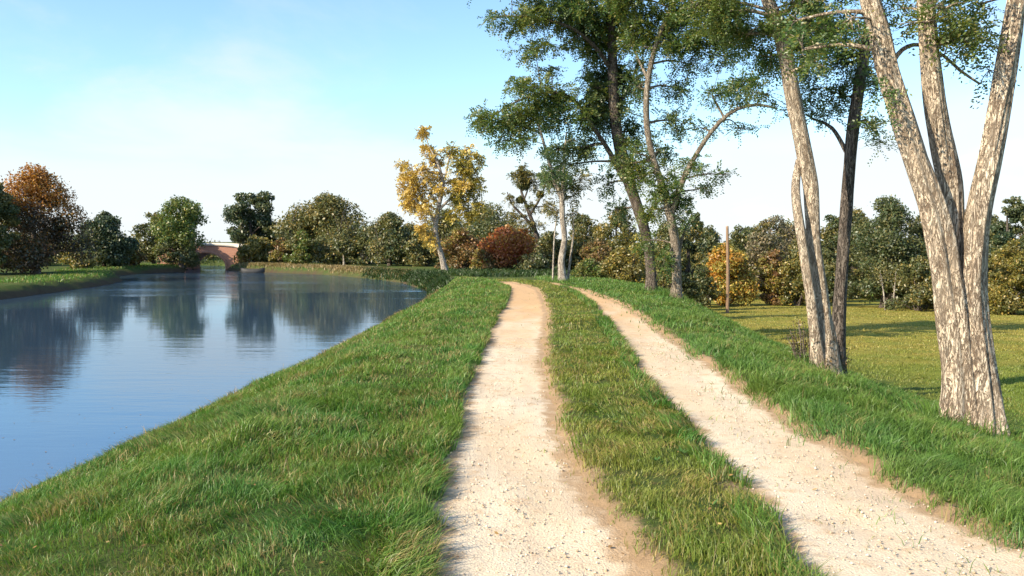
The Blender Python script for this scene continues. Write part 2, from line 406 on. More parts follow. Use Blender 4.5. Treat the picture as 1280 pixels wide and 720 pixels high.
# ------------------------------------------------------------------ the lie of the land
ZW = -1.3
E_R = [(-6.3, -30), (-5.9, 0), (-5.5, 9.5), (-4.9, 18), (-4.7, 26), (-4.35, 36), (-4.2, 44), (-5.0, 52), (-8, 63), (-12.2, 71), (-17, 78), (-25, 85), (-28.5, 89), (-29.9, 92), (-30.4, 98), (-33.5, 105), (-44, 111), (-75, 116)]
E_L = [(-75, 109), (-44, 104.5), (-36, 101), (-34, 97), (-33.7, 92), (-32.2, 87.5), (-31.4, 85), (-33.2, 81.5), (-33.6, 76), (-31.5, 70), (-28.9, 66), (-27.2, 60), (-26.0, 50), (-25.5, 43), (-25.2, 30), (-26, 0), (-27, -30)]
POLY = np.array(E_R + E_L, float)
def canal_d(x, y):
    """distance to the water's edge, positive on land"""
    x = np.asarray(x, float); y = np.asarray(y, float)
    best = np.full(x.shape, 1e9); inside = np.zeros(x.shape, bool)
    n = len(POLY)
    for i in range(n):
        ax, ay = POLY[i]; bx, by = POLY[(i + 1) % n]
        dx, dy = bx - ax, by - ay
        t = np.clip(((x - ax) * dx + (y - ay) * dy) / (dx * dx + dy * dy), 0, 1)
        best = np.minimum(best, (x - ax - t * dx) ** 2 + (y - ay - t * dy) ** 2)
        cond = ((ay > y) != (by > y))
        xi = ax + (y - ay) * dx / (dy if abs(dy) > 1e-9 else 1e-9)
        inside ^= cond & (x < xi)
    d = np.sqrt(best)
    return np.where(inside, -d, d)
RL_Y = [-20, 0, 4.24, 5.95, 8.95, 12, 18, 24.3, 30.6, 37, 44, 50, 58, 66, 74, 90]
RL_X = [1.0, 0.35, 0.134, 0.0, -0.065, -0.03, 0.16, 0.37, 0.40, -0.2, -1.2, -2.2, -3.6, -6.2, -10.2, -20]
RL_W = [0.5, 0.6, 0.57, 0.46, 0.45, 0.44, 0.54, 0.52, 0.46, 0.30, -0.5, -0.5, -0.5, -0.5, -0.5, -0.5]
RR_X = [2.4, 2.2, 2.14, 2.08, 2.07, 2.15, 2.38, 2.5, 2.15, 1.5, 0.4, -0.6, -2.0, -4.6, -8.6, -18.4]
RR_W = [0.6, 0.66, 0.64, 0.50, 0.49, 0.46, 0.43, 0.36, 0.22, 0.0, -0.5, -0.5, -0.5, -0.5, -0.5, -0.5]
def rut(y, xs, ws):
    return np.interp(y, RL_Y, xs), np.interp(y, RL_Y, ws)
def rut_d(x, y):
    """signed distance to the nearer rut's edge (negative inside), edges ragged"""
    out = None
    for k, (xs, ws) in enumerate(((RL_X, RL_W), (RR_X, RR_W))):
        c, w = rut(y, xs, ws)
        w = w + 0.16 * (fbm(np.asarray(x) * 0.5 + k * 9, np.asarray(y) * 0.9, 3) - 0.5) + 0.15 * (fbm(np.asarray(x) * 5, np.asarray(y) * 5, 8) - 0.5)
        slope = np.gradient(np.array(xs), np.array(RL_Y)); sl_ = np.interp(y, RL_Y, slope)
        d = np.abs(x - c) / np.sqrt(1 + sl_ ** 2) - w
        out = d if out is None else np.minimum(out, d)
    return out
def land(x, y):
    """height of the land without ruts"""
    x = np.asarray(x, float); y = np.asarray(y, float)
    B = np.interp(y, [-100, 30, 36, 44, 51, 66, 2000], [0, 0, -0.07, -0.26, -0.47, -0.70, -0.70])
    M = np.minimum(B - 0.1, np.interp(y, [-60, 8, 70, 120, 2000], [-0.7, -0.9, -3.1, -3.4, -3.4]))
    st_ = np.interp(y, [0, 11, 17, 24, 30], [2.8, 2.8, 3.1, 3.9, 4.5]); w = sstep(0, 4.5, x - st_ + 0.25 * (fbm(np.asarray(y) * 0.25, x * 0.2, 31) - 0.5))
    z = B * (1 - w) + M * w
    left = x < -16
    z = np.where(left & (y < 84), -0.72, z)
    z = z + 0.10 * (fbm(x * 0.45, y * 0.45, 5) - 0.5) + 0.11 * (fbm(x * 1.7, y * 1.7, 6) - 0.5) * sstep(0.0, 0.9, np.abs(rut_d(x, y)))
    # verge and median stand a little proud of the ruts
    far = np.hypot(x, y)
    z = z + sstep(150, 600, far) * 2.0 * (fbm(x * 0.006, y * 0.006, 44) - 0.4)
    d = canal_d(x, y)
    wb = np.where(left, 0.9, np.interp(y, [0, 36, 46, 60], [3.9, 3.4, 1.5, 1.3]))
    d = d + 0.5 * (fbm(x * 0.7, y * 0.7, 15) - 0.5)
    t = np.clip(d / wb, 0, 1)
    pz = 1 - (1 - t) ** 1.7
    zb = ZW - 0.06
    z = np.where(d > 0, zb + (z - zb) * pz, zb - np.minimum(-d, 1.6) * 0.7)
    # molehill on the bank
    z = z + 0.10 * np.exp(-(((x + 2.15) / 0.22) ** 2 + ((y - 7.2) / 0.22) ** 2))
    return z
def ground_z(x, y):
    return land(x, y) - (0.080 + 0.04 * (vnoise(np.asarray(x) * 11, np.asarray(y) * 11, 91) - 0.5)) * sstep(0.12, -0.10, rut_d(x, y)) * (np.asarray(y) < 80)
def gz(x, y): return float(ground_z(np.array([x]), np.array([y]))[0])

def axis(*segs):
    out = []
    for a, b, s in segs:
        n = max(1, int(round((b - a) / s))); out.extend(a + (b - a) * i / n for i in range(n))
    out.append(segs[-1][1]); return np.array(out)
gx = axis((-2200, -300, 190), (-300, -60, 16), (-60, -40, 2), (-40, -22, 0.5), (-22, -7, 0.75), (-7, -1, 0.11), (-1, 3.3, 0.055), (3.3, 6, 0.12), (6, 12, 0.3), (12, 40, 1.2), (40, 300, 18), (300, 2200, 190))
gy = axis((-200, -20, 20), (-20, 2.5, 0.8), (2.5, 9, 0.065), (9, 16, 0.11), (16, 36, 0.25), (36, 60, 0.4), (60, 100, 0.6), (100, 190, 3), (190, 600, 30), (600, 4200, 300))
GX, GY = np.meshgrid(gx, gy)
GZ = ground_z(GX, GY)
nx, ny = len(gx), len(gy)
ii = (np.arange(ny - 1)[:, None] * nx + np.arange(nx - 1)[None]).ravel()
quads = np.stack([ii, ii + 1, ii + nx + 1, ii + nx], -1)
o = mesh_obj('ground', np.stack([GX, GY, GZ], -1).reshape(-1, 3), quads, np.full(len(quads), 4), GROUND, smooth=True)
RD = rut_d(GX, GY).ravel()
att = o.data.attributes.new('wear', 'FLOAT', 'POINT')
att.data.foreach_set('value', np.where(GY.ravel() < 80, np.exp(-np.clip(RD, 0, 9) / 0.20), 0).astype(np.float32))
tag(o, 'grassy embankment and meadow beside the canal', kind='structure')

# the two worn ruts
for xs, ws, lab in ((RL_X, RL_W, 'left wheel rut of the pale gravel track, next to the canal bank'), (RR_X, RR_W, 'right wheel rut of the pale gravel track, next to the trees')):
    ys = axis((-8, 2.5, 0.5), (2.5, 16, 0.12), (16, 38, 0.3))
    us = np.linspace(-1, 1, 25)
    c, w = rut(ys, xs, ws)
    slope = np.gradient(c, ys); q = np.sqrt(1 + slope ** 2)
    X = c[:, None] + us[None] * (np.maximum(w[:, None], 0) + 0.30) / q[:, None]
    Yg = ys[:, None] - us[None] * (np.maximum(w[:, None], 0) + 0.30) * (slope / q)[:, None]
    Z = land(X, Yg) - 0.047 + 0.012 * us[None] ** 2 + 0.022 * (fbm(X * 2.5, Yg * 2.5, 77) - 0.5)
    n1, n2 = Z.shape
    ii = (np.arange(n1 - 1)[:, None] * n2 + np.arange(n2 - 1)[None]).ravel()
    qd = np.stack([ii, ii + 1, ii + n2 + 1, ii + n2], -1)
    o = mesh_obj('gravel_track', np.stack([X, Yg, Z], -1).reshape(-1, 3), qd, np.full(len(qd), 4), GRAVEL, smooth=True)
    at_ = o.data.attributes.new('wear', 'FLOAT', 'POINT')
    at_.data.foreach_set('value', sstep(-0.26, 0.0, rut_d(X, Yg)).ravel().astype(np.float32))
    tag(o, lab, kind='structure')

# water: the canal's outline pushed a metre under its banks
def offset_poly(p, dist):
    n = len(p); out = []
    for i in range(n):
        a, b, c = p[i - 1], p[i], p[(i + 1) % n]
        t1 = unit(b - a); t2 = unit(c - b)
        nn = unit(np.array([t1[1] + t2[1], -t1[0] - t2[0]]))
        out.append(b + nn * dist)
    return np.array(out)
wp = offset_poly(POLY, 0.9)
o = mesh_obj('water', np.c_[wp, np.full(len(wp), ZW)], np.arange(len(wp)), [len(wp)], WATER)
tag(o, 'calm blue canal water reflecting the trees', kind='structure')

# ------------------------------------------------------------------ grass
def blades(name, x, y, h, wid, m, label, lean=0.55, sink=0.01):
    n = len(x); z = ground_z(x, y) - sink
    ang = RNG.uniform(0, 2 * np.pi, n); la = RNG.uniform(0, 2 * np.pi, n)
    side = np.stack([np.cos(ang), np.sin(ang), np.zeros(n)], -1) * (wid * 0.5)[:, None]
    pa = 12.0 * fbm(x * 0.9, y * 0.9, 71); lod = sstep(0.50, 0.72, fbm(x * 1.9, y * 1.9, 72))
    la = np.where(RNG.uniform(0, 1, n) < 0.35 + 0.5 * lod, pa + RNG.normal(0, 0.5, n), la)
    ln = np.stack([np.cos(la), np.sin(la), np.zeros(n)], -1) * (h * (RNG.uniform(0.05, lean, n) * 1.3 + 0.4 * lod))[:, None]
    h = h * (1 - 0.12 * lod)
    b = np.stack([x, y, z], -1)
    up = np.zeros((n, 3)); up[:, 2] = h
    midp = b + up * 0.6 + ln * 0.35
    tip = b + up * RNG.uniform(0.75, 1.0, n)[:, None] + ln
    V = np.stack([b - side, b + side, midp + side * 0.8, midp - side * 0.8, tip], 1).reshape(-1, 3)
    k = np.arange(n)[:, None] * 5
    fl = np.concatenate([k + np.array([[0, 1, 2, 3]]), k + np.array([[3, 2, 4]])], 1).ravel()
    ct = np.tile([4, 3], n)
    o = mesh_obj(name, V, fl, ct, m)
    tag(o, label, 'grass', kind='stuff')
    return o
def scatter(x0, x1, y0, y1, dens):
    n = int((x1 - x0) * (y1 - y0) * dens)
    return RNG.uniform(x0, x1, n), RNG.uniform(y0, y1, n)
ZONES = [(3.2, 6.5, 6800, 0.0050), (6.5, 10, 4000, 0.0068), (10, 16, 1900, 0.0095), (16, 24, 860, 0.0145), (24, 34, 420, 0.022), (34, 58, 130, 0.034)]
def in_view(x, y, mgn=1.0): return np.abs(x) < 0.60 * y + mgn
def grass_field(name, xr, m, label, hmin, hmax, keep, ymax=58, dens=1.0, lean=0.85, tuft=1.0):
    XS, YS, HS, WS = [], [], [], []
    for y0, y1, dn, wd in ZONES:
        if y0 >= ymax: continue
        y1 = min(y1, ymax)
        xl, xr2 = max(xr[0], -0.6 * y1 - 1), min(xr[1], 0.6 * y1 + 1)
        if xl >= xr2: continue
        x, y = scatter(xl, xr2, y0, y1, dn * dens)
        k = in_view(x, y)
        x, y = x[k], y[k]
        k = keep(x, y) > RNG.uniform(0, 1, len(x)); x, y = x[k], y[k]
        tn = fbm(x * 4.2, y * 4.2, 51); big = fbm(x * 0.7, y * 0.7, 52)
        k = np.clip((tn - 0.25) * 3.4, 0.45, 1) > RNG.uniform(0.0, 1, len(x)); x, y, tn, big = x[k], y[k], tn[k], big[k]
        h = (hmin + (hmax - hmin) * np.clip((tn * 0.9 + big * 0.7 - 0.48) * 1.9, 0, 1.35) * tuft) * RNG.uniform(0.55, 1.15, len(x))
        XS.append(x); YS.append(y); HS.append(h); WS.append(wd * RNG.uniform(0.6, 1.3, len(x)))
    return blades(name, np.concatenate(XS), np.concatenate(YS), np.concatenate(HS), np.concatenate(WS), m, label, lean)
def k_bank(x, y):
    d = canal_d(x, y); c, w = rut(y, RL_X, RL_W)
    return (d > 0.05) * (x < c) * sstep(-0.05, 0.10, rut_d(x, y))
def k_median(x, y):
    a, _ = rut(y, RL_X, RL_W); b, _ = rut(y, RR_X, RR_W)
    wa = np.interp(y, RL_Y, RL_W)
    return (x > a) * (x < b) * (0.02 + 0.98 * sstep(-0.02, 0.10, rut_d(x, y)) * (0.15 + 0.85 * sstep(-0.10, 0.40, x - a - wa + 0.35 * (fbm(x * 3, y * 3, 14) - 0.5))))
def k_verge(x, y):
    b, _ = rut(y, RR_X, RR_W)
    return (x > b) * (x < 6.6 + 0.8 * fbm(x, y, 4)) * (0.02 + 0.98 * sstep(-0.14, 0.34, rut_d(x, y) + 0.6 * (fbm(x * 3, y * 3, 13) - 0.5)))
def k_meadow(x, y): return (x > 6.4 + 0.8 * fbm(x, y, 4)) * 1.0
grass_field('grass', (-7.5, 1.0), G_BANK, 'thick green grass on the canal bank left of the track', 0.05, 0.12, k_bank)
grass_field('grass', (-2.0, 2.8), G_MEDIAN, 'short yellowish grass strip between the two ruts', 0.024, 0.085, k_median, ymax=44)
grass_field('grass', (1.2, 7.6), G_VERGE, 'lush green verge grass between the right rut and the trees', 0.03, 0.145, k_verge)
grass_field('grass', (6.2, 40), G_MEADOW, 'mown yellow green meadow grass behind the trees', 0.03, 0.075, k_meadow, dens=0.62)

# dry reeds and sedge along the far banks
def along(poly, i0, i1, n, off0, off1):
    pts = np.array(poly[i0:i1 + 1]); seg = np.linalg.norm(np.diff(pts, axis=0), axis=1); cum = np.concatenate([[0], np.cumsum(seg)])
    s = RNG.uniform(0, cum[-1], n); x = np.interp(s, cum, pts[:, 0]); y = np.interp(s, cum, pts[:, 1])
    return x + RNG.uniform(off0, off1, n) * 0.5, y + RNG.uniform(off0, off1, n)
x, y = along(E_R, 8, 12, 9000, 0.2, 2.6)
k = canal_d(x, y) > 0.05; x, y = x[k], y[k]
blades('reeds', x, y, RNG.uniform(0.10, 0.38, len(x)), RNG.uniform(0.03, 0.06, len(x)), G_REED, 'dry tan reeds along the far bend of the canal', 0.4)
x, y = along(E_L, 5, 12, 9000, -0.6, 0.8)
x = x - RNG.uniform(0, 4.5, len(x)); k = canal_d(x, y) > 0.62 + RNG.uniform(-0.15, 0.5, len(x)); x, y = x[k], y[k]
blades('sedge', x, y, RNG.uniform(0.08, 0.24, len(x)), RNG.uniform(0.03, 0.06, len(x)), G_BANK, 'rough grass on the left bank of the canal', 0.6)
# dark green blades where the bank turns, and under the trees beyond the track's crest
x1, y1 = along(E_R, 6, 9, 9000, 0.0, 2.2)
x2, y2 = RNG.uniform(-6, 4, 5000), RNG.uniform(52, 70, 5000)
x3, y3 = RNG.uniform(-46, -28, 6000), RNG.uniform(97, 116, 6000)  # dark blades behind the bridge stand in for shade under its arch
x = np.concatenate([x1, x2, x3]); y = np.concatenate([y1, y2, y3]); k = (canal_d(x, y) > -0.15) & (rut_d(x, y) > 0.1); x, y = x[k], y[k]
blades('undergrowth', x, y, RNG.uniform(0.12, 0.38, len(x)), RNG.uniform(0.05, 0.11, len(x)), G_DARK, 'dark undergrowth where the canal bank turns away, and stand-in shade behind the bridge arch', 0.9)

y = 3.5 + 42 * RNG.uniform(0, 1, 16000) ** 1.5; x = np.interp(y, [p_[1] for p_ in E_R[:7]], [p_[0] for p_ in E_R[:7]]) + RNG.uniform(-0.2, 0.75, len(y))
d_ = canal_d(x, y); k = (d_ > 0.02) & (fbm(x * 1.1, y * 1.1, 68) + 0.25 > RNG.uniform(0.2, 0.9, len(x))); x, y = x[k], y[k]
blades('dry_fringe', x, y, RNG.uniform(0.05, 0.19, len(x)), 0.004 + 0.0006 * y, G_REED, 'straw coloured dry grass fringe along the near water edge', 0.9)
XS, YS = [], []
for xs, ws in ((RL_X, RL_W), (RR_X, RR_W)):
    y = 3.2 + 28 * RNG.uniform(0, 1, 15000) ** 1.6; c, w = rut(y, xs, ws); XS.append(c - w - 0.02 - RNG.uniform(-0.06, 0.22, len(y)) ** 1.0); YS.append(y)
x = np.concatenate(XS); y = np.concatenate(YS); k = (rut_d(x, y) > -0.02) & (fbm(x * 2.2, y * 2.2, 69) > 0.36); x, y = x[k], y[k]
blades('edge_grass', x, y, RNG.uniform(0.06, 0.17, len(x)), 0.0035 + 0.0006 * y, G_BANK, 'taller grass overhanging the left edges of the ruts', 0.8)
# broad leaved weeds, dead stalks, and taller tufts round the trunks
def weeds():
    n = 380
    y = 3.4 + 13 * RNG.uniform(0, 1, n) ** 1.4; x = RNG.uniform(-6.5, 6, n)
    k = in_view(x, y, 0.3) & (canal_d(x, y) > 0.3) & (rut_d(x, y) > 0.02) & (fbm(x * 0.8, y * 0.8, 66) > 0.44); x, y = x[k], y[k]; n = len(x)
    m = 9; a = RNG.uniform(0, 6.28, (n, m)); l = RNG.uniform(0.014, 0.036, (n, m)); rise = RNG.uniform(0.1, 0.9, (n, m))
    d = np.stack([np.cos(a), np.sin(a), rise], -1); d = unit(d)
    c = np.stack([x, y, ground_z(x, y) + 0.03], -1)[:, None] + d * l[..., None]
    w = np.stack([-np.sin(a), np.cos(a), RNG.uniform(-.3, .3, (n, m))], -1)
    v, q = rhombs(c.reshape(-1, 3), (d * l[..., None]).reshape(-1, 3), (w * l[..., None] * 0.34).reshape(-1, 3))
    o = mesh_obj('weeds', v, q, np.full(len(q), 4), leaf_mat('weed_leaf', (0.08, 0.17, 0.035), (0.12, 0.18, 0.03), (0.26, 0.16, 0.05), 2.0, 0.3))
    tag(o, 'broad leaved weeds growing in the grass beside the track', 'weeds', kind='stuff')
weeds()
x, y = scatter(-6.5, 5.2, 3.4, 17, 14); k = in_view(x, y) & (canal_d(x, y) > 0.05) & (rut_d(x, y) > 0.15) & (fbm(x * 0.6, y * 0.6, 67) > 0.42); x, y = x[k], y[k]
blades('dead_stalks', x, y, RNG.uniform(0.09, 0.24, len(x)), RNG.uniform(0.003, 0.006, len(x)), G_REED, 'dead straw stalks standing in the grass', 0.8)
tx, ty = [], []
for cx_, cy_, rr_ in ((4.9, 9.4, 0.42), (5.2, 14.7, 0.5), (5.0, 27, 0.5), (4.5, 28.5, 0.5), (2.15, 38, 0.5)):
    n = 420; a = RNG.uniform(0, 6.28, n); r = rr_ * RNG.uniform(0.3, 1.5, n) ** 0.8; tx.append(cx_ + np.cos(a) * r); ty.append(cy_ + np.sin(a) * r)
x = np.concatenate(tx); y = np.concatenate(ty)
blades('grass', x, y, RNG.uniform(0.08, 0.30, len(x)), RNG.uniform(0.007, 0.014, len(x)), G_VERGE, 'taller grass tufts round the feet of the trees', 0.7)

# loose stones on the ruts and fallen leaves
def pebbles():
    XS, YS = [], []
    for xs, ws in ((RL_X, RL_W), (RR_X, RR_W)):
        y = 3.2 + 12 * RNG.uniform(0, 1, 5200) ** 1.7
        c, w = rut(y, xs, ws)
        XS.append(c + w * RNG.normal(0, 0.55, len(y))); YS.append(y)
    x = np.concatenate(XS); y = np.concatenate(YS); k = (rut_d(x, y) < 0.0) & in_view(x, y, 0.3); x, y = x[k], y[k]
    n = len(x); r = 0.003 + 0.009 * RNG.uniform(0, 1, n) ** 4
    t = np.array([(1, 0, 0), (0, 1, 0), (-1, 0, 0), (0, -1, 0), (0, 0, 0.75), (0, 0, -0.7)], float)
    a = RNG.uniform(0, 6.28, n)
    V = t[None] * r[:, None, None] * RNG.uniform(0.6, 1.35, (n, 6, 1))
    R = np.stack([V[..., 0] * np.cos(a)[:, None] - V[..., 1] * np.sin(a)[:, None], V[..., 0] * np.sin(a)[:, None] + V[..., 1] * np.cos(a)[:, None], V[..., 2]], -1)
    R += np.stack([x, y, land(x, y) - 0.040], -1)[:, None]
    fc = np.array([(0, 1, 4), (1, 2, 4), (2, 3, 4), (3, 0, 4), (1, 0, 5), (2, 1, 5), (3, 2, 5), (0, 3, 5)])
    q = (np.arange(n)[:, None, None] * 6 + fc[None]).reshape(-1, 3)
    t_ = NT('loose_stone'); rr = t_.n('ShaderNodeNewGeometry').outputs['Random Per Island']
    t_.principled(t_.mix(rr, (0.38, 0.29, 0.19), (0.70, 0.62, 0.50)), 0.9)
    o = mesh_obj('gravel', R.reshape(-1, 3), q, np.full(len(q), 3), t_.m)
    tag(o, 'loose pale stones lying in the ruts', 'gravel', kind='stuff')
pebbles()
def litter():
    n = 3600
    y = 3.3 + 24 * RNG.uniform(0, 1, n) ** 1.6; x = RNG.uniform(-6, 9, n)
    k = in_view(x, y, 0.5) & (canal_d(x, y) > 0.1)
    rd = rut_d(x, y); k &= (RNG.uniform(0, 1, n) < np.where(rd < 0, 0.10 + 0.5 * (rd > -0.12), 0.6)); x, y, rd = x[k], y[k], rd[k]
    n = len(x); z = np.where(rd < 0.03, land(x, y) - 0.030, ground_z(x, y) + RNG.uniform(0.01, 0.07, n))
    a = RNG.uniform(0, 6.28, n); s = RNG.uniform(0.009, 0.021, n)
    lo = np.stack([np.cos(a), np.sin(a), RNG.uniform(-.4, .4, n)], -1) * s[:, None]
    wd = np.stack([-np.sin(a), np.cos(a), RNG.uniform(-.4, .4, n)], -1) * s[:, None] * 0.55
    v, q = rhombs(np.stack([x, y, z], -1), lo, wd)
    m = leaf_mat('fallen_leaf', (0.30, 0.18, 0.06), (0.22, 0.12, 0.05), (0.42, 0.30, 0.10), 2.0, 0.2)
    o = mesh_obj('fallen_leaves', v, q, np.full(len(q), 4), m)
    tag(o, 'dry brown leaves scattered over the grass and track', 'leaves', kind='stuff')
litter()

def drift():
    n = 220; y = 8 + 36 * RNG.uniform(0, 1, n) ** 1.5; x = np.interp(y, [p_[1] for p_ in E_R[:7]], [p_[0] for p_ in E_R[:7]]) - 0.1 - 3.0 * RNG.uniform(0, 1, n) ** 2.2
    k = canal_d(x, y) < -0.05; x, y = x[k], y[k]; n = len(x); a = RNG.uniform(0, 6.28, n); s_ = RNG.uniform(0.012, 0.024, n)
    lo = np.stack([np.cos(a), np.sin(a), RNG.uniform(-.08, .08, n)], -1) * s_[:, None]; wd = np.stack([-np.sin(a), np.cos(a), RNG.uniform(-.08, .08, n)], -1) * s_[:, None] * 0.6
    v, q = rhombs(np.stack([x, y, np.full(n, ZW + 0.008)], -1), lo, wd)
    o = mesh_obj('floating_leaves', v, q, np.full(len(q), 4), bpy.data.materials['fallen_leaf'])
    tag(o, 'brown leaves floating on the water along the near bank', 'leaves', kind='stuff')
drift()

# ------------------------------------------------------------------ brick bridge over the canal
def bridge():
    Yb = 92.0; base = Vector((-31.8, Yb, ZW))
    root = empty('canal_bridge', base)
    tag(root, 'low red brick arch bridge with a pale coping at the end of the canal', 'bridge')
    t = NT('red_brick'); br = t.n('ShaderNodeTexBrick')
    mpn = t.n('ShaderNodeMapping'); t.set(mpn.inputs[0], t.n('ShaderNodeTexCoord').outputs['Object']); mpn.inputs['Rotation'].default_value = (math.radians(-90), 0, 0)
    t.set(br.inputs['Vector'], mpn.outputs[0]); br.inputs['Scale'].default_value = 4
    for i, c in ((1, (0.46, 0.20, 0.12)), (2, (0.36, 0.15, 0.10)), (3, (0.50, 0.40, 0.32))): br.inputs[i].default_value = (*c, 1)
    t.principled(br.outputs[0], 0.9)
    brick = t.m
    t = NT('stone_coping'); t.principled(t.mix(t.noise(t.obj(), 3), (0.62, 0.55, 0.46), (0.74, 0.68, 0.58)), 0.9); stone = t.m
    # wall with an arched opening, extruded 4 m deep
    cx, half, rise, spring = -31.8, 2.05, 1.35, ZW + 0.35
    x0, x1, top = -36.8, -28.4, 1.18
    N = 22
    arch = [(cx - half, ZW - 1.2)] + [(cx + half * math.cos(math.pi - math.pi * k / N), spring + rise * math.sin(math.pi * k / N)) for k in range(N + 1)] + [(cx + half, ZW - 1.2)]
    g = Geo(); d = 4.2
    def topz(x): return top - 0.006 * (x - cx) ** 2 * (1 if x < cx else 3.0)
    for yy, flip in ((Yb, False), (Yb + d, True)):
        v = []; f = []
        cols = [(x0, ZW - 1.2)] + arch + [(x1, ZW - 1.2)]
        for (x, z) in cols: v.append((x, yy, z)); v.append((x, yy, topz(x)))
        for i in range(len(cols) - 1):
            if abs(cols[i][0] - cols[i + 1][0]) < 1e-6: continue
            q = (2 * i, 2 * i + 2, 2 * i + 3, 2 * i + 1); f.append(q if not flip else q[::-1])
        g.add(v, f)
    v = []; f = []
    for (x, z) in arch: v += [(x, Yb, z), (x, Yb + d, z)]
    for i in range(len(arch) - 1): f.append((2 * i, 2 * i + 1, 2 * i + 3, 2 * i + 2))
    g.add(v, f)
    g.add([(x1, Yb, ZW - 1.2), (x1, Yb + d, ZW - 1.2), (x1, Yb + d, topz(x1)), (x1, Yb, topz(x1))], [(0, 1, 2, 3)])
    g.add([(x0, Yb, ZW - 1.2), (x0, Yb + d, ZW - 1.2), (x0, Yb + d, topz(x0)), (x0, Yb, topz(x0))], [(3, 2, 1, 0)])
    g.build('arch_wall', brick, root, base)
    for yy in (Yb - 0.08, Yb + d - 0.37):
        c = Geo(); xs = np.linspace(x0, x1 + 0.1, 16)
        v = []; f = []
        for x in xs:
            z = topz(x) + 0.003
            v += [(x, yy, z), (x, yy + 0.45, z), (x, yy + 0.45, z + 0.28), (x, yy, z + 0.28)]
        for i in range(15):
            a = 4 * i
            for k in range(4): f.append((a + k, a + 4 + k, a + 4 + (k + 1) % 4, a + (k + 1) % 4))
        f += [(3, 2, 1, 0), (60, 61, 62, 63)]
        c.add(v, f); c.build('coping', stone, root, base)
    r = Geo(); v = []; f = []                                    # ring of voussoirs round the opening
    for k in range(N + 1):
        a = math.pi - math.pi * k / N
        for rr, dy in ((0.0, -0.05), (0.26, -0.05)):
            v.append((cx + (half + rr) * math.cos(a), Yb + dy, spring + (rise + rr) * math.sin(a)))
    for k in range(N): f.append((2 * k, 2 * k + 2, 2 * k + 3, 2 * k + 1))
    n0 = len(v)
    v += [(x, Yb, z) for x, _, z in v[:]]
    for k in range(N):
        f.append((2 * k + 1, 2 * k + 3, n0 + 2 * k + 3, n0 + 2 * k + 1)); f.append((2 * k, n0 + 2 * k, n0 + 2 * k + 2, 2 * k + 2))
    r.add(v, f); r.build('arch_ring', brick, root, base)
    k = Geo(); k.box(x0, x1, Yb + 0.4, Yb + d - 0.4, top - 0.75, top - 0.45)
    k.build('deck', stone, root, base)
bridge()

# ------------------------------------------------------------------ trees
def bg_leaves(centers, radii, n, size, bias=0.75, flat=1.0, want_idx=False):
    """leaf quads on and in a set of lumps (ellipsoids); outward facing with some scatter"""
    w = np.array([r[0] * r[2] + r[0] * r[1] for r in radii]); w /= w.sum()
    idx = RNG.choice(len(centers), n, p=w)
    c = np.array(centers)[idx]; r = np.array(radii)[idx]
    u = unit(RNG.normal(0, 1, (n, 3))); rad = RNG.uniform(0.25, 1.0, n) ** 0.45
    rad *= 1 + np.clip(0.24 * RNG.normal(0, 1, n), -0.6, 0.30) * (RNG.uniform(0, 1, n) < 0.45)
    p = c + u * rad[:, None] * r
    nrm = unit(unit(u / r) * bias + RNG.normal(0, 0.75, (n, 3)) + np.array([0, 0, 0.25]))
    a = unit(np.cross(nrm, RNG.normal(0, 1, (n, 3)))); b = np.cross(nrm, a)
    s = size * RNG.uniform(0.6, 1.35, n)
    v, q = rhombs(p, a * s[:, None], b * (s * 0.55 * flat)[:, None])
    return (v, q, idx) if want_idx else (v, q)

def crown_lumps(cx, cy, z0, z1, hw, shape, n, hd=None):
    hd = hd or hw; h = z1 - z0; C, R = [], []
    for i in range(n):
        t = (i + random.random()) / n
        if shape == 'dome': prof = math.sqrt(max(0.02, 1 - t ** 2.2)); zt = t
        elif shape == 'conifer': prof = (1 - t) ** 0.75 * 0.95 + 0.08; zt = t
        elif shape == 'layered': prof = 0.72 + 0.28 * math.sin(math.pi * t) * random.uniform(0.6, 1.0); zt = t
        elif shape == 'column': prof = 0.75 + 0.25 * math.sin(math.pi * t); zt = t
        elif shape == 'shrub': prof = math.sqrt(max(0.03, 1 - t ** 3)); zt = t
        else: prof = math.sin(math.pi * (0.12 + 0.80 * t)) ** 0.7; zt = t
        lr = hw * random.uniform(0.17, 0.42) * (0.55 + 0.45 * prof)
        a = random.uniform(0, 2 * math.pi); q = random.random() ** 0.45
        ex = max(0.0, hw * prof - lr * 0.8); ey = max(0.0, hd * prof - lr * 0.8)
        lz = lr * random.uniform(0.6, 0.9) * (0.5 if shape == 'conifer' else 0.8 if shape == 'layered' else 1)
        z = z0 + lz * 0.6 + (h - lz * 1.5) * zt
        C.append((cx + math.cos(a) * ex * q, cy + math.sin(a) * ey * q, z)); R.append((lr, lr, lz))
    return C, R

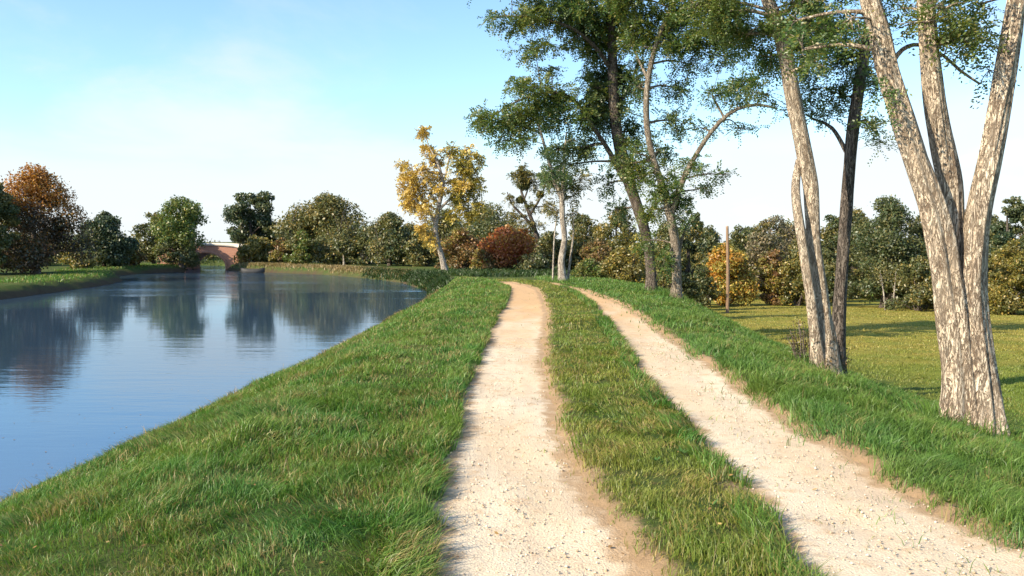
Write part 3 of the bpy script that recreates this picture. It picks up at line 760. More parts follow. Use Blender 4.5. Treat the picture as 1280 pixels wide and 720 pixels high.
ALT = {'dark_green_leaf': 'olive', 'evergreen_leaf': 'darkgreen', 'olive_leaf': 'darkgreen', 'red_brown_leaf': 'olivegold', 'rust_leaf': 'orange', 'amber_leaf': 'gold',
       'green_leaf': 'olive', 'olive_gold_leaf': 'olive', 'grey_brown_leaf': 'olive', 'gold_green_leaf': 'olive', 'brown_leaf': 'darkgreen', 'yellow_leaf': 'gold', 'orange_leaf': 'redbrown'}
def bg_tree(name, label, cat, px, hw, top, Y, leaf, shape='round', dens=1.0, base_frac=0.22, bark=BARK_DARK, leaf2=None, split=0.55, group=None, size=None, lumps=None, bare=0.0, trunk_r=None):
    X = (px - 640) / pm(Y); z = gz(X, Y); zt = P(px, top, Y).z; hwm = hw * 1.08 / pm(Y)
    base = Vector((X, Y, z - 0.05)); h = zt - z
    root = empty(name, base); tag(root, label, cat, group)
    z0 = z + h * base_frac
    n_l = (lumps or int(max(16, min(40, 16 + hwm * h * 1.0)))) + 16
    C, R = crown_lumps(X, Y, z0, zt, hwm, shape, n_l)
    size = size or max(0.045, 1.6 / pm(Y))
    area = hwm * h * 3.2
    n = int(min(30000, max(1600, 3.3 * dens * area / (size * size * 1.1))))
    shrub = cat == 'shrub'
    # trunk, limbs to the lumps and loose outer twigs
    g = Geo(); tr = trunk_r or max(0.035, 0.030 * h)
    lean = random.uniform(-0.05, 0.05) * h
    if not shrub:
        mid = Vector((X + lean * 0.5, Y, z + h * 0.45)); topv = Vector((X + lean, Y, z + h * 0.85))
        g.tube([base, Vector((X + lean * 0.2, Y, z + h * 0.2)), mid, topv], [tr * 1.15, tr, tr * 0.65, tr * 0.2], 9, amp=0.15, flare=0.4)
    for (c, r) in list(zip(C, R))[: 16]:
        c = Vector(c)
        st = base + Vector((random.uniform(-.15, .15) * hwm, random.uniform(-.15, .15) * hwm, 0.0)) if shrub else base.lerp(Vector((X + lean * 0.6, Y, c.z)), random.uniform(0.55, 0.85))
        m_ = st.lerp(c, 0.5) + Vector((0, 0, random.uniform(-0.05, 0.12) * h))
        g.tube([st, m_, c, c + Vector((random.uniform(-1, 1) * r[0], random.uniform(-.6, .6) * r[0], r[2] * random.uniform(0.5, 1.15)))], [tr * 0.45, tr * 0.3, tr * 0.18, tr * 0.05], 5)
    for i in range(int(bare * 60)):
        c, r = random.choice(list(zip(C, R))[:16]); c = Vector(c)
        e = c + Vector((random.uniform(-.9, .9) * r[0], random.uniform(-.5, .5) * r[0], random.uniform(0.6, 1.7) * r[0]))
        g.tube([c, c.lerp(e, 0.5) + Vector((random.uniform(-.1, .1), 0, 0)), e], [0.35 / pm(Y) + 0.006] * 2 + [0.15 / pm(Y)], 4)
    g.build('stems' if shrub else 'trunk', bark, root, base, True)
    cname = 'foliage' if shrub else 'crown'
    if leaf2 is None:
        v, q, idx = bg_leaves(C, R, n, size, want_idx=True)
        alt = RNG.uniform(0, 1, len(C)) < 0.38
        pick = alt[idx] ^ (RNG.uniform(0, 1, n) < 0.12)
        mesh_obj(cname, v, q, np.full(len(q), 4), [leaf, L[ALT.get(leaf.name, 'olive')]], root, base, mat_idx=pick.astype(int))
    else:
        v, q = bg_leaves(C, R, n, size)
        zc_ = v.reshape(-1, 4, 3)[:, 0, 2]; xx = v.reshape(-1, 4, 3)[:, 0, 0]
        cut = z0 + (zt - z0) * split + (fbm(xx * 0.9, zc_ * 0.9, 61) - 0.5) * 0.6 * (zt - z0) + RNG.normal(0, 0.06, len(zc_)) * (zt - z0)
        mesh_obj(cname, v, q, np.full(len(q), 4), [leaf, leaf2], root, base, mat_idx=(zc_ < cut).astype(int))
    return root

T = bg_tree
LB = 'trees and shrubs on the banks at the canal bend'
HB = 'hedgerow trees behind the meadow'
T('tree', 'dark green tree cut by the left edge, beside the orange tree', 'tree', -12, 36, 224, 60, L['darkgreen'], 'round', 1.6, 0.08, group=LB)
T('autumn_tree', 'big broad tree turning orange at the top, darkened for shade below, on the left bank', 'tree', 44, 66, 203, 64, L['orange'], 'dome', 2.2, 0.02, leaf2=L['maroon'], split=0.54, group=LB)  # lower leaves browner, partly shade put into the leaf colour
T('dome_tree', 'small dark dome shaped evergreen tree right of the orange tree', 'tree', 130, 40, 263, 80, L['evergreen'], 'dome', 2.2, 0.02, group=LB, lumps=30)
T('shrub', 'low yellow green shrub in front of the dome shaped tree', 'shrub', 100, 24, 315, 74, L['olivegold'], 'shrub', 1.0, 0.02, group=LB)
T('shrub', 'small brown orange shrub between the dome tree and the ragged conifer', 'shrub', 167, 17, 309, 83, L['redbrown'], 'shrub', 1.0, 0.02, group=LB)
T('tree', 'pale olive tree touching the left side of the ragged conifer', 'tree', 192, 24, 264, 89, L['olive'], 'round', 1.0, 0.05, group=LB, bare=0.3)
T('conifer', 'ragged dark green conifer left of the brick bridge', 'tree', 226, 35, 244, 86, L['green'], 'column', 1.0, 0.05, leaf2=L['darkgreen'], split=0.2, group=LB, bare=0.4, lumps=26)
T('conifer', 'tall layered blue green conifer just right of the bridge', 'tree', 315, 34, 238, 98, L['evergreen'], 'layered', 1.6, 0.12, group=LB, bare=0.4, lumps=24)
T('shrub', 'olive brown shrub at the foot of the tall layered conifer', 'shrub', 320, 26, 293, 91, L['olivegold'], 'shrub', 1.0, 0.03, group=LB)
T('shrub', 'rusty brown shrub left of the bright green shrub at the waterside', 'shrub', 350, 17, 296, 88.5, L['redbrown'], 'shrub', 1.0, 0.02, group=LB)
T('shrub', 'bright green shrub below the broad olive tree', 'shrub', 377, 22, 287, 87, L['green'], 'shrub', 1.0, 0.02, group=LB)
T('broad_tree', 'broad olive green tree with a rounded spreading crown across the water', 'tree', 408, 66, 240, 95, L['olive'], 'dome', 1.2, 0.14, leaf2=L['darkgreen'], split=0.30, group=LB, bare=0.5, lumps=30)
T('young_tree', 'little tree with a pale trunk standing before the broad olive tree', 'tree', 430, 15, 298, 84, L['olive'], 'round', 0.9, 0.38, bark=BARK_PALE, group=LB, trunk_r=0.09)
T('tree', 'dark thicket tree between the broad olive tree and the yellow tree', 'tree', 487, 40, 264, 84, L['darkgreen'], 'dome', 1.2, 0.03, group=LB, bare=0.7)
T('shrub', 'dark shrub behind the leaning trunk of the yellow tree', 'shrub', 530, 26, 283, 82, L['darkgreen'], 'shrub', 1.1, 0.02, group=LB)
T('shrub', 'orange brown shrub right behind the trunk of the yellow tree', 'shrub', 577, 34, 284, 75, L['redbrown'], 'shrub', 1.0, 0.02, group=LB)
T('shrub', 'rust red shrub at the end of the track', 'shrub', 637, 40, 280, 71, L['rust'], 'shrub', 1.1, 0.04, group=LB)
T('shrub', 'dark green shrub between the rust red shrub and the slender tree', 'shrub', 688, 28, 288, 74, L['darkgreen'], 'shrub', 1.2, 0.02, group=LB)
T('tree', 'olive tree with thinning crown far behind the rust red shrub', 'tree', 615, 50, 252, 92, L['olive'], 'round', 0.8, 0.06, group=LB, bare=0.9)
T('shrub', 'low bright green shrub right of the slender tree', 'shrub', 738, 24, 322, 47, L['green'], 'shrub', 1.0, 0.02, group=LB)
T('shrub', 'brown orange shrub behind the low bright green shrub', 'shrub', 748, 30, 296, 54, L['redbrown'], 'shrub', 1.0, 0.03, group=LB)
T('tree', 'olive gold tree with a loose crown behind the dark leaning trunk', 'tree', 772, 32, 256, 58, L['olivegold'], 'round', 0.75, 0.08, group=LB, bare=0.5)
T('shrub', 'yellow green shrub behind the pale foot of the dark leaning tree', 'shrub', 800, 26, 290, 50, L['gold'], 'shrub', 0.9, 0.03, group=LB)
T('tree', 'dark green tree right of the forked tree, its crown against the sky', 'tree', 862, 26, 262, 52, L['darkgreen'], 'round', 0.9, 0.10, group=HB, bare=0.4)
T('tree', 'dark tree behind the left of the amber shrub', 'tree', 886, 32, 281, 72, L['darkgreen'], 'dome', 1.1, 0.03, group=HB)
T('autumn_shrub', 'bright amber shrub behind the wooden pole', 'shrub', 906, 40, 303, 60, L['amber'], 'shrub', 1.3, 0.03, group=HB)
T('tree', 'dark green tree above and behind the amber shrub', 'tree', 928, 30, 281, 76, L['darkgreen'], 'round', 1.0, 0.03, group=HB, bare=0.5)
T('tree', 'grey brown thin tree right of the amber shrub', 'tree', 965, 36, 268, 72, L['twiggy'], 'round', 0.7, 0.05, group=HB, bare=1.0)
T('shrub', 'red brown shrub at the meadow edge left of the double trunk', 'shrub', 968, 30, 310, 61, L['redbrown'], 'shrub', 1.0, 0.02, group=HB)
T('tree', 'olive tree directly behind the double trunk', 'tree', 1008, 34, 285, 66, L['olive'], 'dome', 1.0, 0.03, group=HB)
T('tree', 'dark tree seen between the double trunk and the big dark green tree', 'tree', 1042, 30, 268, 68, L['darkgreen'], 'round', 1.0, 0.04, group=HB)
T('broad_tree', 'big dark green tree at the meadow edge with pale young stems at its foot', 'tree', 1106, 56, 243, 56, L['darkgreen'], 'dome', 2.4, 0.03, leaf2=L['green'], split=-0.1, group=HB, lumps=32)
T('tree', 'dark green tree hidden partly by the left stem of the near tree', 'tree', 1155, 38, 262, 58, L['darkgreen'], 'dome', 1.1, 0.03, group=HB)
T('shrub', 'brown shrub behind the forked foot of the near tree', 'shrub', 1196, 36, 285, 54, L['redbrown'], 'shrub', 1.0, 0.02, group=HB)
T('tree', 'dark green tree at the right edge of the picture', 'tree', 1262, 30, 246, 60, L['evergreen'], 'round', 1.1, 0.05, group=HB)
T('shrub', 'yellow olive shrub below the dark tree at the right edge', 'shrub', 1266, 36, 300, 47, L['olivegold'], 'shrub', 1.2, 0.02, group=HB)
T('tree', 'bare grey brown tree cut by the right edge', 'tree', 1292, 24, 236, 64, L['twiggy'], 'round', 0.6, 0.05, group=HB, bare=1.0)
T('tree', 'green tree just outside the right edge of the picture', 'tree', 1345, 40, 255, 56, L['darkgreen'], 'round', 1.1, 0.05, group=HB)
FILL = [
 ('shrub', 'dark hedge shrub behind the trunk of the orange tree', 30, 45, 300, 84, 'darkgreen'), ('shrub', 'olive hedge shrub between the orange tree and the dome tree', 84, 30, 306, 92, 'olive'),
 ('shrub', 'dark hedge shrub behind the dome shaped tree', 140, 34, 300, 100, 'darkgreen'), ('shrub', 'green shrub added beyond the bridge to darken its arch opening', 262, 44, 306, 112, 'darkgreen'),  # shrub beyond the bridge is added so the arch opening reads dark
 ('shrub', 'dark shrub at the foot of the ragged conifer beside the water', 226, 20, 308, 87.2, 'darkgreen'),
 ('shrub', 'dark green shrub behind the rusty brown waterside shrub', 352, 28, 286, 100, 'darkgreen'), ('shrub', 'olive shrub behind the little tree with the pale trunk', 425, 40, 292, 90, 'olive'),
 ('shrub', 'dark green shrub left of the dark thicket tree', 455, 28, 284, 91, 'darkgreen'), ('shrub', 'dull olive shrub right of the dark thicket tree', 512, 26, 280, 92, 'olive'),
 ('tree', 'grey green thin tree behind the yellow tree', 560, 36, 262, 98, 'olive'), ('shrub', 'dark shrub behind the rust red shrub', 640, 44, 276, 90, 'darkgreen'),
 ('shrub', 'low dark bush at the left foot of the rust red shrub', 604, 18, 312, 70, 'redbrown'), ('shrub', 'low dark bush below the mistletoe tree', 668, 20, 316, 68, 'darkgreen'),
 ('tree', 'olive tree right of the slender tree, above the brown orange shrub', 728, 30, 268, 74, 'olive'), ('shrub', 'gold olive shrub under the dark leaning trunk', 778, 26, 308, 44, 'olivegold'),
 ('shrub', 'dark green shrub between the two trunks of the forked tree and the leaning tree', 829, 22, 300, 47, 'olive'), ('shrub', 'low dark bush at the foot of the amber shrub', 876, 22, 340, 57, 'darkgreen'),
 ('tree', 'dark hedge tree behind the forked tree', 835, 34, 276, 88, 'darkgreen'), ('tree', 'olive hedge tree filling the gap right of the amber shrub', 945, 36, 286, 86, 'olive'),
 ('shrub', 'olive shrub right of the red brown meadow shrub', 996, 24, 318, 60, 'olivegold'), ('shrub', 'dark bush between the double trunk and the dark stem', 1032, 24, 312, 60, 'darkgreen'),
 ('tree', 'hazy olive tree on the skyline left of the double trunk', 985, 40, 276, 92, 'twiggy'), ('tree', 'green hedge tree right behind the dark stem', 1068, 34, 262, 74, 'darkgreen'),
 ('tree', 'brown hedge tree between the stems of the near tree', 1205, 36, 262, 76, 'redbrown'), ('tree', 'dark hedge tree right of the near tree', 1236, 32, 268, 72, 'darkgreen'),
 ('shrub', 'olive shrub at the meadow edge right of the big dark tree', 1150, 34, 322, 52, 'olive'), ('shrub', 'brown olive shrub low behind the right stem of the near tree', 1228, 30, 318, 49, 'olivegold'),
 ('shrub', 'olive hedge shrub just outside the right edge', 1330, 44, 305, 46, 'olive'), ('tree', 'dark tree far outside the right edge', 1430, 60, 250, 56, 'darkgreen'),
 ('tree', 'brown tree outside the left edge', -90, 50, 232, 62, 'maroon'),
 ('tree', 'olive tree well outside the left edge', -260, 70, 226, 60, 'olive'), ('tree', 'dark tree far outside the left edge', -420, 70, 214, 58, 'darkgreen'),
 ('tree', 'green tree farthest outside the left edge', -620, 80, 205, 56, 'green')]
for k_, lab, px, hw, top, Y, lf in FILL:
    T(k_, lab, k_, px, hw * 1.15, top - 2, Y, L[lf], 'shrub' if k_ == 'shrub' else 'dome', 1.0, 0.02, group=(LB if px < 800 else HB), bare=0.2 if k_ == 'shrub' else 0.6)
# two thin pale stems at the foot of the big dark tree
for px, dx in ((1108, -7), (1116, 4)):
    Y = 52.5; X = (px - 640) / pm(Y); z = gz(X, Y); b = Vector((X, Y, z - 0.05))
    r = empty('young_tree', b)
    tag(r, 'thin pale leaning sapling before the big dark tree' if dx < 0 else 'thin pale upright sapling right of the leaning sapling', 'tree', HB)
    g = Geo(); tp = Vector((X + dx / pm(Y), Y, z + 2.2)); g.tube([b, b.lerp(tp, 0.5) + Vector((0.03, 0, 0)), tp], [0.055, 0.045, 0.02], 8)
    for k in range(4):
        s = b.lerp(tp, 0.55 + 0.1 * k); g.tube([s, s + Vector((random.uniform(-.4, .4), random.uniform(-.3, .3), 0.45))], [0.018, 0.006], 5)
    g.build('trunk', BARK_PALE, r, b, True)
    v, q = bg_leaves([tuple(tp)], [(0.5, 0.5, 0.6)], 350, 0.05)
    mesh_obj('crown', v, q, np.full(len(q), 4), L['olive'], r, b)

# far woodland that closes the horizon
def woodland():
    C, R = [], []
    for i in range(150):
        x = random.uniform(-20, 330); y = random.uniform(230, 330)
        hgt = random.uniform(3.0, 6.0)
        C.append((x, y, -2.6 + hgt * 0.5)); R.append((random.uniform(3.5, 6), 3.5, hgt * 0.6))
    for i in range(40):
        x = random.uniform(-190, -110); y = random.uniform(230, 330); hgt = random.uniform(3, 6)
        C.append((x, y, -1.5 + hgt * 0.5)); R.append((random.uniform(3.5, 6), 3.5, hgt * 0.6))
    v, q = bg_leaves(C, R, 26000, 0.55)
    o = mesh_obj('woodland', v, q, np.full(len(q), 4), L['olive'])
    tag(o, 'distant low woodland beyond the fields', 'woodland', kind='stuff')
woodland()

# ------------------------------------------------------------------ trees drawn stem by stem
def px_path(pts, Y):
    """[(px, py, radius px, depth offset)] -> points and radii"""
    V, R = [], []
    for p in pts:
        y = Y + (p[3] if len(p) > 3 else 0.0)
        V.append(P(p[0], p[1], y)); R.append(p[2] / pm(y))
    return V, R
def locust_leaves(pos, ax, n_l, L_leaf, l_l, l_w):
    """compound leaves: a row of paired leaflets along each axis"""
    n = len(pos); ax = unit(ax)
    up = np.array([0, 0, 1.0]) + RNG.normal(0, 0.5, (n, 3)); sd_ = unit(np.cross(ax, up)); nm = unit(np.cross(sd_, ax))
    Ls = L_leaf * RNG.uniform(0.6, 1.2, n)
    t = np.linspace(0.2, 1.0, n_l)
    sgn = np.where(np.arange(n_l) % 2 == 0, 1.0, -1.0)
    droop = -0.25 * t ** 2
    c = pos[:, None] + ax[:, None] * (Ls[:, None] * t)[..., None] + np.array([0, 0, 1.0]) * (Ls[:, None] * droop)[..., None]
    dirv = unit(sd_[:, None] * sgn[None, :, None] + ax[:, None] * 0.45 + RNG.normal(0, 0.22, (n, n_l, 3)))
    nn = unit(nm[:, None] + RNG.normal(0, 0.35, (n, n_l, 3)))
    wd = unit(np.cross(nn, dirv))
    s = RNG.uniform(0.75, 1.25, (n, n_l, 1))
    c = c + dirv * l_l * 0.55 * s
    return rhombs(c.reshape(-1, 3), (dirv * l_l * 0.5 * s).reshape(-1, 3), (wd * l_w * 0.5 * s).reshape(-1, 3))
def clump_leaves(g, clumps, Y, leaf_l, leaf_w, dens, skeleton, twig_r=0.006, leaf_len=0.26, n_l=11):
    VS, QS, off = [], [], 0
    sk = np.array([tuple(p) for p, _ in skeleton]); 
    for cl in clumps:
        px, py, rx, ry = cl[:4]; k = cl[5] if len(cl) > 5 else 1.0; dy = cl[4] if len(cl) > 4 else 0.0
        if isinstance(px, Vector): c = px; r = np.array([py, py * 0.85, rx]); k = ry
        else: c = P(px, py, Y + dy); r = np.array([rx / pm(Y + dy), rx / pm(Y + dy) * 0.85, ry / pm(Y + dy)])
        # a limb from the nearest lower point of the skeleton
        dd = sk - np.array(c); cost = np.linalg.norm(dd, axis=1) + np.maximum(0, dd[:, 2]) * 0.8
        j = int(np.argmin(cost)); s = Vector(sk[j]); r0 = min(skeleton[j][1] * 0.5, 0.012 + 0.05 * r[0])
        m1 = s.lerp(c, 0.5) + Vector((0, 0, 0.12 * (c - s).length * random.uniform(-0.3, 1)))
        g.tube([s, m1, c], [r0, r0 * 0.7, r0 * 0.45], 6)
        ntw = int(8 + 8 * r[0] * r[2] + 7 * r[0])
        B, A = [], []
        need = dens * k * (r[0] * r[2] * 3.14) / (leaf_l * leaf_w * 0.5 * n_l * 0.55)
        per = max(3, int(need / ntw))
        for _ in range(ntw):
            u = unit(RNG.normal(0, 1, 3)) * (RNG.uniform(0.45, 1.0)); e = np.array(c) + u * r + np.array([0, 0, 0.0])
            mid = np.array(c) * 0.5 + e * 0.5 + RNG.normal(0, 0.08, 3) * r
            tw = np.array([np.array(c), mid, e])
            g.tube(tw, [max(twig_r, r0 * 0.35), twig_r * 0.9, twig_r * 0.4], 4)
            t = RNG.uniform(0.3, 1.08, per); pt = np.where((t < 0.5)[:, None], tw[0] + (tw[1] - tw[0]) * (t * 2)[:, None], tw[1] + (tw[2] - tw[1]) * (t * 2 - 1)[:, None])
            pt = pt + RNG.normal(0, 0.10, (per, 3)) * (r * np.array([1, 1, 0.8]) + 0.08)
            B.append(pt); A.append((e - np.array(c)) / (np.linalg.norm(r) + 1e-6) + RNG.normal(0, 0.75, (per, 3)) + np.array([0, 0, -0.12]))
        v, q = locust_leaves(np.concatenate(B), np.concatenate(A), n_l, leaf_len, leaf_l, leaf_w)
        VS.append(v); QS.append(q + off); off += len(v)
    return np.concatenate(VS), np.concatenate(QS)

def fg_tree(name, label, base_px, Y, stems, clumps, leaf, bark, leaf_l, leaf_w, dens=1.5, seg=14, amp=0.16, clumps2=None, leaf2=None, flare=0.5, group='row of trees along the right side of the track', leaf_len=0.26, sprigs=16):
    X = (base_px - 640) / pm(Y); base = Vector((X, Y, gz(X, Y)))
    root = empty(name, base); tag(root, label, 'tree', group)
    g = Geo(); sk = []
    for i, st in enumerate(stems):
        V, R = px_path(st, Y)
        foot = V[0].z < base.z + 0.5
        if foot:
            V[0].z = min(V[0].z, gz(V[0].x, V[0].y) - 0.10)
        pts, rr = g.tube(V, R, seg if R[0] > 0.05 else 8, step=0.10 if Y < 20 else 0.3, amp=amp if R[0] > 0.05 else 0.05, seed=i * 7 + int(base_px), flare=flare if foot else 0)
        for p, r in zip(pts, rr):
            if p[2] > base.z + 1.6: sk.append((p, r))
    if clumps:
        zl = P(640, 110 if Y < 20 else 240, Y).z; hi = [q_ for q_ in sk if q_[0][2] > zl]
        extra = []
        for _ in range(sprigs):
            p, r_ = random.choice(hi); a_ = random.uniform(0, 6.28); d_ = random.uniform(0.25, 0.85)
            extra.append((Vector(p) + Vector((math.cos(a_) * d_, math.sin(a_) * d_, random.uniform(-0.05, 0.45))), random.uniform(0.22, 0.5), random.uniform(0.12, 0.26), 0.55))
        clumps = clumps + extra
        v, q = clump_leaves(g, clumps, Y, leaf_l, leaf_w, dens, sk, leaf_len=leaf_len)
        mi = np.zeros(len(q), int)
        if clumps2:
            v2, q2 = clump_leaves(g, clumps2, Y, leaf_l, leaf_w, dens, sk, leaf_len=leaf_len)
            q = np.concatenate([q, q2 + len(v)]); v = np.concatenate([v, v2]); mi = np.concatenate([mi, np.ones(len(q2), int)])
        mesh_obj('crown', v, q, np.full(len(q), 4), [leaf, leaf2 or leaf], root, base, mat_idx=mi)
    g.build('trunk', bark, root, base, True)
    return root, base

# nearest tree: three pale stems from one foot
fg_tree('tree', 'nearest tree with three pale furrowed stems rising from one foot', 1215, 9.5,
  [[(1206, 536, 21.6), (1203, 500, 21.6), (1198, 440, 18.6), (1188, 370, 17.1), (1176, 300, 15.6), (1163, 250, 14.1), (1146, 200, 13.4), (1130, 150, 13.8), (1112, 90, 12.6), (1100, 40, 12.3), (1088, 0, 11.2), (1072, -60, 8.9), (1052, -150, 7.4), (1040, -240, 4.0)],
   [(1186, 330, 10.4, 0.10), (1190, 280, 11.9, 0.14), (1187, 230, 12.3, 0.15), (1178, 180, 12.3, 0.15), (1170, 130, 11.9, 0.1), (1163, 70, 11.2, 0.05), (1157, 0, 10.0), (1158, -70, 7.4), (1170, -170, 6.0), (1178, -260, 3.0)],
   [(1228, 538, 19.2, -0.1), (1228, 500, 18.4, -0.1), (1222, 440, 17.1, -0.08), (1216, 380, 16.0, -0.05), (1218, 320, 14.9, -0.05), (1225, 260, 14.1, -0.05), (1237, 205, 13.4, -0.05), (1248, 150, 12.6, -0.05), (1258, 90, 12.3, -0.05), (1266, 40, 11.9, 0), (1272, 0, 10.8, 0), (1288, -70, 8.2, 0.1), (1310, -170, 7.0, 0.2), (1325, -250, 3.0, 0.2)],
   [(1112, 84, 3.4, 0.05), (1128, 62, 2.8, 0.25), (1150, 56, 2.4, 0.45), (1180, 70, 2.0, 0.6), (1200, 88, 2.0, 0.7), (1225, 105, 1.4, 0.7)]],
  [(1150, -120, 90, 50, 0.2), (1060, -150, 70, 45, 0), (1260, -140, 80, 50, 0.3), (1180, -230, 90, 50, 0), (1330, -230, 70, 40, 0.2), (1080, -250, 60, 40, 0.3),
   (1198, 20, 24, 24, 0.6, 0.9), (1213, 52, 14, 17, 0.6, 0.9), (1236, 88, 11, 13, 0.7, 0.9), (1128, 10, 22, 16, 0.2, 0.8), (1226, 5, 18, 14, 0.5, 0.8), (1066, 22, 18, 22, -0.2, 0.8), (1105, 120, 8, 10, -0.2, 0.6), (1150, -25, 40, 20, 0.2)],
  L['locust'], BARK, 0.046, 0.022, 1.5, seg=48, amp=0.26, flare=0.8)

# second tree: two pale stems and a darker one behind them
root2, base2 = fg_tree('tree', 'double stemmed pale tree with a bush of shoots at its foot', 1030, 14.7,
  [[(1034, 464, 15), (1035, 430, 11.5), (1031, 395, 9), (1027, 362, 8), (1018, 304, 8.2), (1015, 255, 9), (1013, 230, 9.2), (1006, 196, 9.4), (999, 160, 9), (990, 115, 9), (983, 75, 9), (972, 30, 8.5), (958, -5, 7.5), (940, -70, 6), (925, -150, 3)],
   [(1024, 462, 9, -0.1), (1020, 428, 7, -0.12), (1016, 395, 6, -0.15), (1012, 362, 5.6, -0.15), (1003, 304, 6, -0.15), (996, 255, 5.6, -0.1), (995, 228, 5, 0), (999, 200, 4, 0.05)],
   [(981, 70, 5), (1000, 40, 4, 0.2), (1020, 5, 3.2, 0.4), (1035, -60, 2, 0.6)]],
  [(935, 42, 46, 28), (985, 25, 42, 32, 0.3), (905, 14, 42, 24, -0.3), (962, 70, 34, 16, 0.2), (1012, 60, 26, 26, 0.6), (870, 8, 28, 18, -0.2, 0.8), (945, -60, 90, 50), (1050, -70, 80, 50, 0.6), (860, -60, 60, 40), (1000, -150, 100, 50)],
  L['locust'], BARK, 0.055, 0.027, 2.3, seg=22, amp=0.18)
fg_tree('tree', 'slim dark stemmed tree rising just behind the double stemmed pale tree', 1042, 15.6,
  [[(1045, 458, 10.5), (1048, 420, 8.6), (1051, 362, 7.4), (1055, 300, 7.4), (1058, 262, 7.4), (1060, 232, 7.2), (1066, 160, 7.4), (1075, 100, 7), (1084, 50, 6.5), (1092, 0, 6), (1105, -80, 4), (1112, -150, 2)],
   [(1061, 195, 3.2), (1040, 160, 2.4, 0.1), (1015, 148, 1.4, 0.2)],
   [(1066, 160, 2.8), (1082, 150, 2, -0.1), (1098, 168, 1.2, -0.2)]],
  [(1018, 112, 28, 12, 0.2, 0.8), (1046, 55, 26, 34, 0.3, 0.9), (1035, 145, 24, 9, 0.1, 0.8), (1000, 138, 30, 8, 0.2, 0.7), (1088, 162, 20, 11, -0.2, 0.9), (1100, 178, 10, 8, -0.2, 0.9), (1066, 100, 24, 22, 0, 0.8), (1098, 40, 18, 22, 0, 0.8), (960, 118, 36, 10, 0.3, 0.6), (1110, -60, 60, 40), (1030, 20, 30, 24, 0.4), (1052, 120, 26, 18, 0.2, 0.8), (1010, 90, 26, 16, 0.3, 0.8)],
  L['locust_dark'], BARK_DARK, 0.055, 0.027, 1.9, seg=18, amp=0.16)
# shoots growing round its foot
g = Geo(); LV = []
for i in range(46):
    a = random.uniform(0, 6.28); r = random.uniform(0.12, 0.42)
    x, y = base2.x + math.cos(a) * r, base2.y + 0.25 + math.sin(a) * r
    z = gz(x, y) - 0.02; h = random.uniform(0.25, 0.75)
    e = (x + math.cos(a) * 0.15 + random.uniform(-.1, .1), y + math.sin(a) * 0.15, z + h)
    g.tube([(x, y, z), (x * .5 + e[0] * .5 + random.uniform(-.03, .03), y * .5 + e[1] * .5, z + h * .55), e], [0.012, 0.009, 0.003], 5)
    LV += [(tuple(np.array((x, y, z)) * (1 - t) + np.array(e) * t), (0.09, 0.09, 0.07)) for t in (0.55, 0.8, 0.98)]
g.build('shoots', TWIG, root2, base2, True)
v, q = bg_leaves([c for c, _ in LV], [r for _, r in LV], 900, 0.022)
mesh_obj('shoot_leaves', v, q, np.full(len(q), 4), leaf_mat('shoot_leaf', (0.14, 0.10, 0.04), (0.10, 0.10, 0.03), (0.2, 0.12, 0.04), 2.0), root2, base2)

# forked tree with a long limb reaching right
fg_tree('tree', 'forked tree whose long thin limb reaches right towards the double stemmed tree', 845, 27,
  [[(845, 374, 6.6), (846, 340, 5.9), (844, 305, 5.5), (838, 272, 5.3), (832, 245, 4.7), (822, 215, 4.1), (812, 180, 3.7), (808, 140, 3.6), (811, 95, 3.4), (822, 50, 3.1), (838, 10, 2.7), (850, -50, 1.9), (858, -130, 0.8)],
   [(838, 272, 3.9, 0), (848, 240, 3.6, -0.1), (862, 208, 3.1, -0.3), (880, 178, 2.8, -0.5), (900, 152, 2.6, -0.6), (922, 136, 2.3, -0.8), (948, 131, 1.9, -1), (972, 136, 1.1, -1.1)],
   [(905, 147, 1.7, -0.6), (897, 132, 1.4, -0.6), (890, 119, 0.9, -0.6)],
   [(810, 100, 2.0), (800, 78, 1.6, 0.2), (788, 52, 0.9, 0.3)],
   [(825, 45, 1.9), (838, 30, 1.6, 0.2), (850, 14, 1.2, 0.4), (870, -10, 0.8, 0.5)],
   [(846, 335, 2.3, 0.1), (852, 300, 1.9, 0.2), (862, 275, 1.1, 0.3)]],
  [(834, 232, 26, 24), (850, 252, 22, 16, 0.3), (866, 205, 18, 12, -0.3, 0.8), (800, 222, 26, 18, 0.3, 0.8), (930, 108, 42, 14, -0.8), (893, 120, 24, 10, -0.6, 0.8), (878, 40, 46, 26), (842, 14, 34, 24), (900, 5, 40, 24, 0.4), (830, 330, 14, 18, -0.3, 0.6), (808, 300, 16, 14, 0.5, 0.6), (800, 40, 34, 30, 0.6), (915, 40, 36, 22, 0.2), (845, 55, 34, 16, 0.2), (790, 0, 40, 30), (815, 262, 20, 14, 0.4)],
  L['locust'], BARK_MID, 0.085, 0.044, 2.3, seg=12, amp=0.14, leaf_len=0.36,
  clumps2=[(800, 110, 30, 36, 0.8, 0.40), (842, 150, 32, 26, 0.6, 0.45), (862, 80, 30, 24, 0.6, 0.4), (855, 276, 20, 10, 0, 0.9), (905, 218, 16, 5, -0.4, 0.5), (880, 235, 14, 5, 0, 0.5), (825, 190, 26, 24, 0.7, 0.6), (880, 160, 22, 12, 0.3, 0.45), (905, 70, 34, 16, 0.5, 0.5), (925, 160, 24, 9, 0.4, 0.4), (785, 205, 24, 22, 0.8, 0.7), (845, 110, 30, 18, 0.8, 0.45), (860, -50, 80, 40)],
  leaf2=L['locust_dark'])

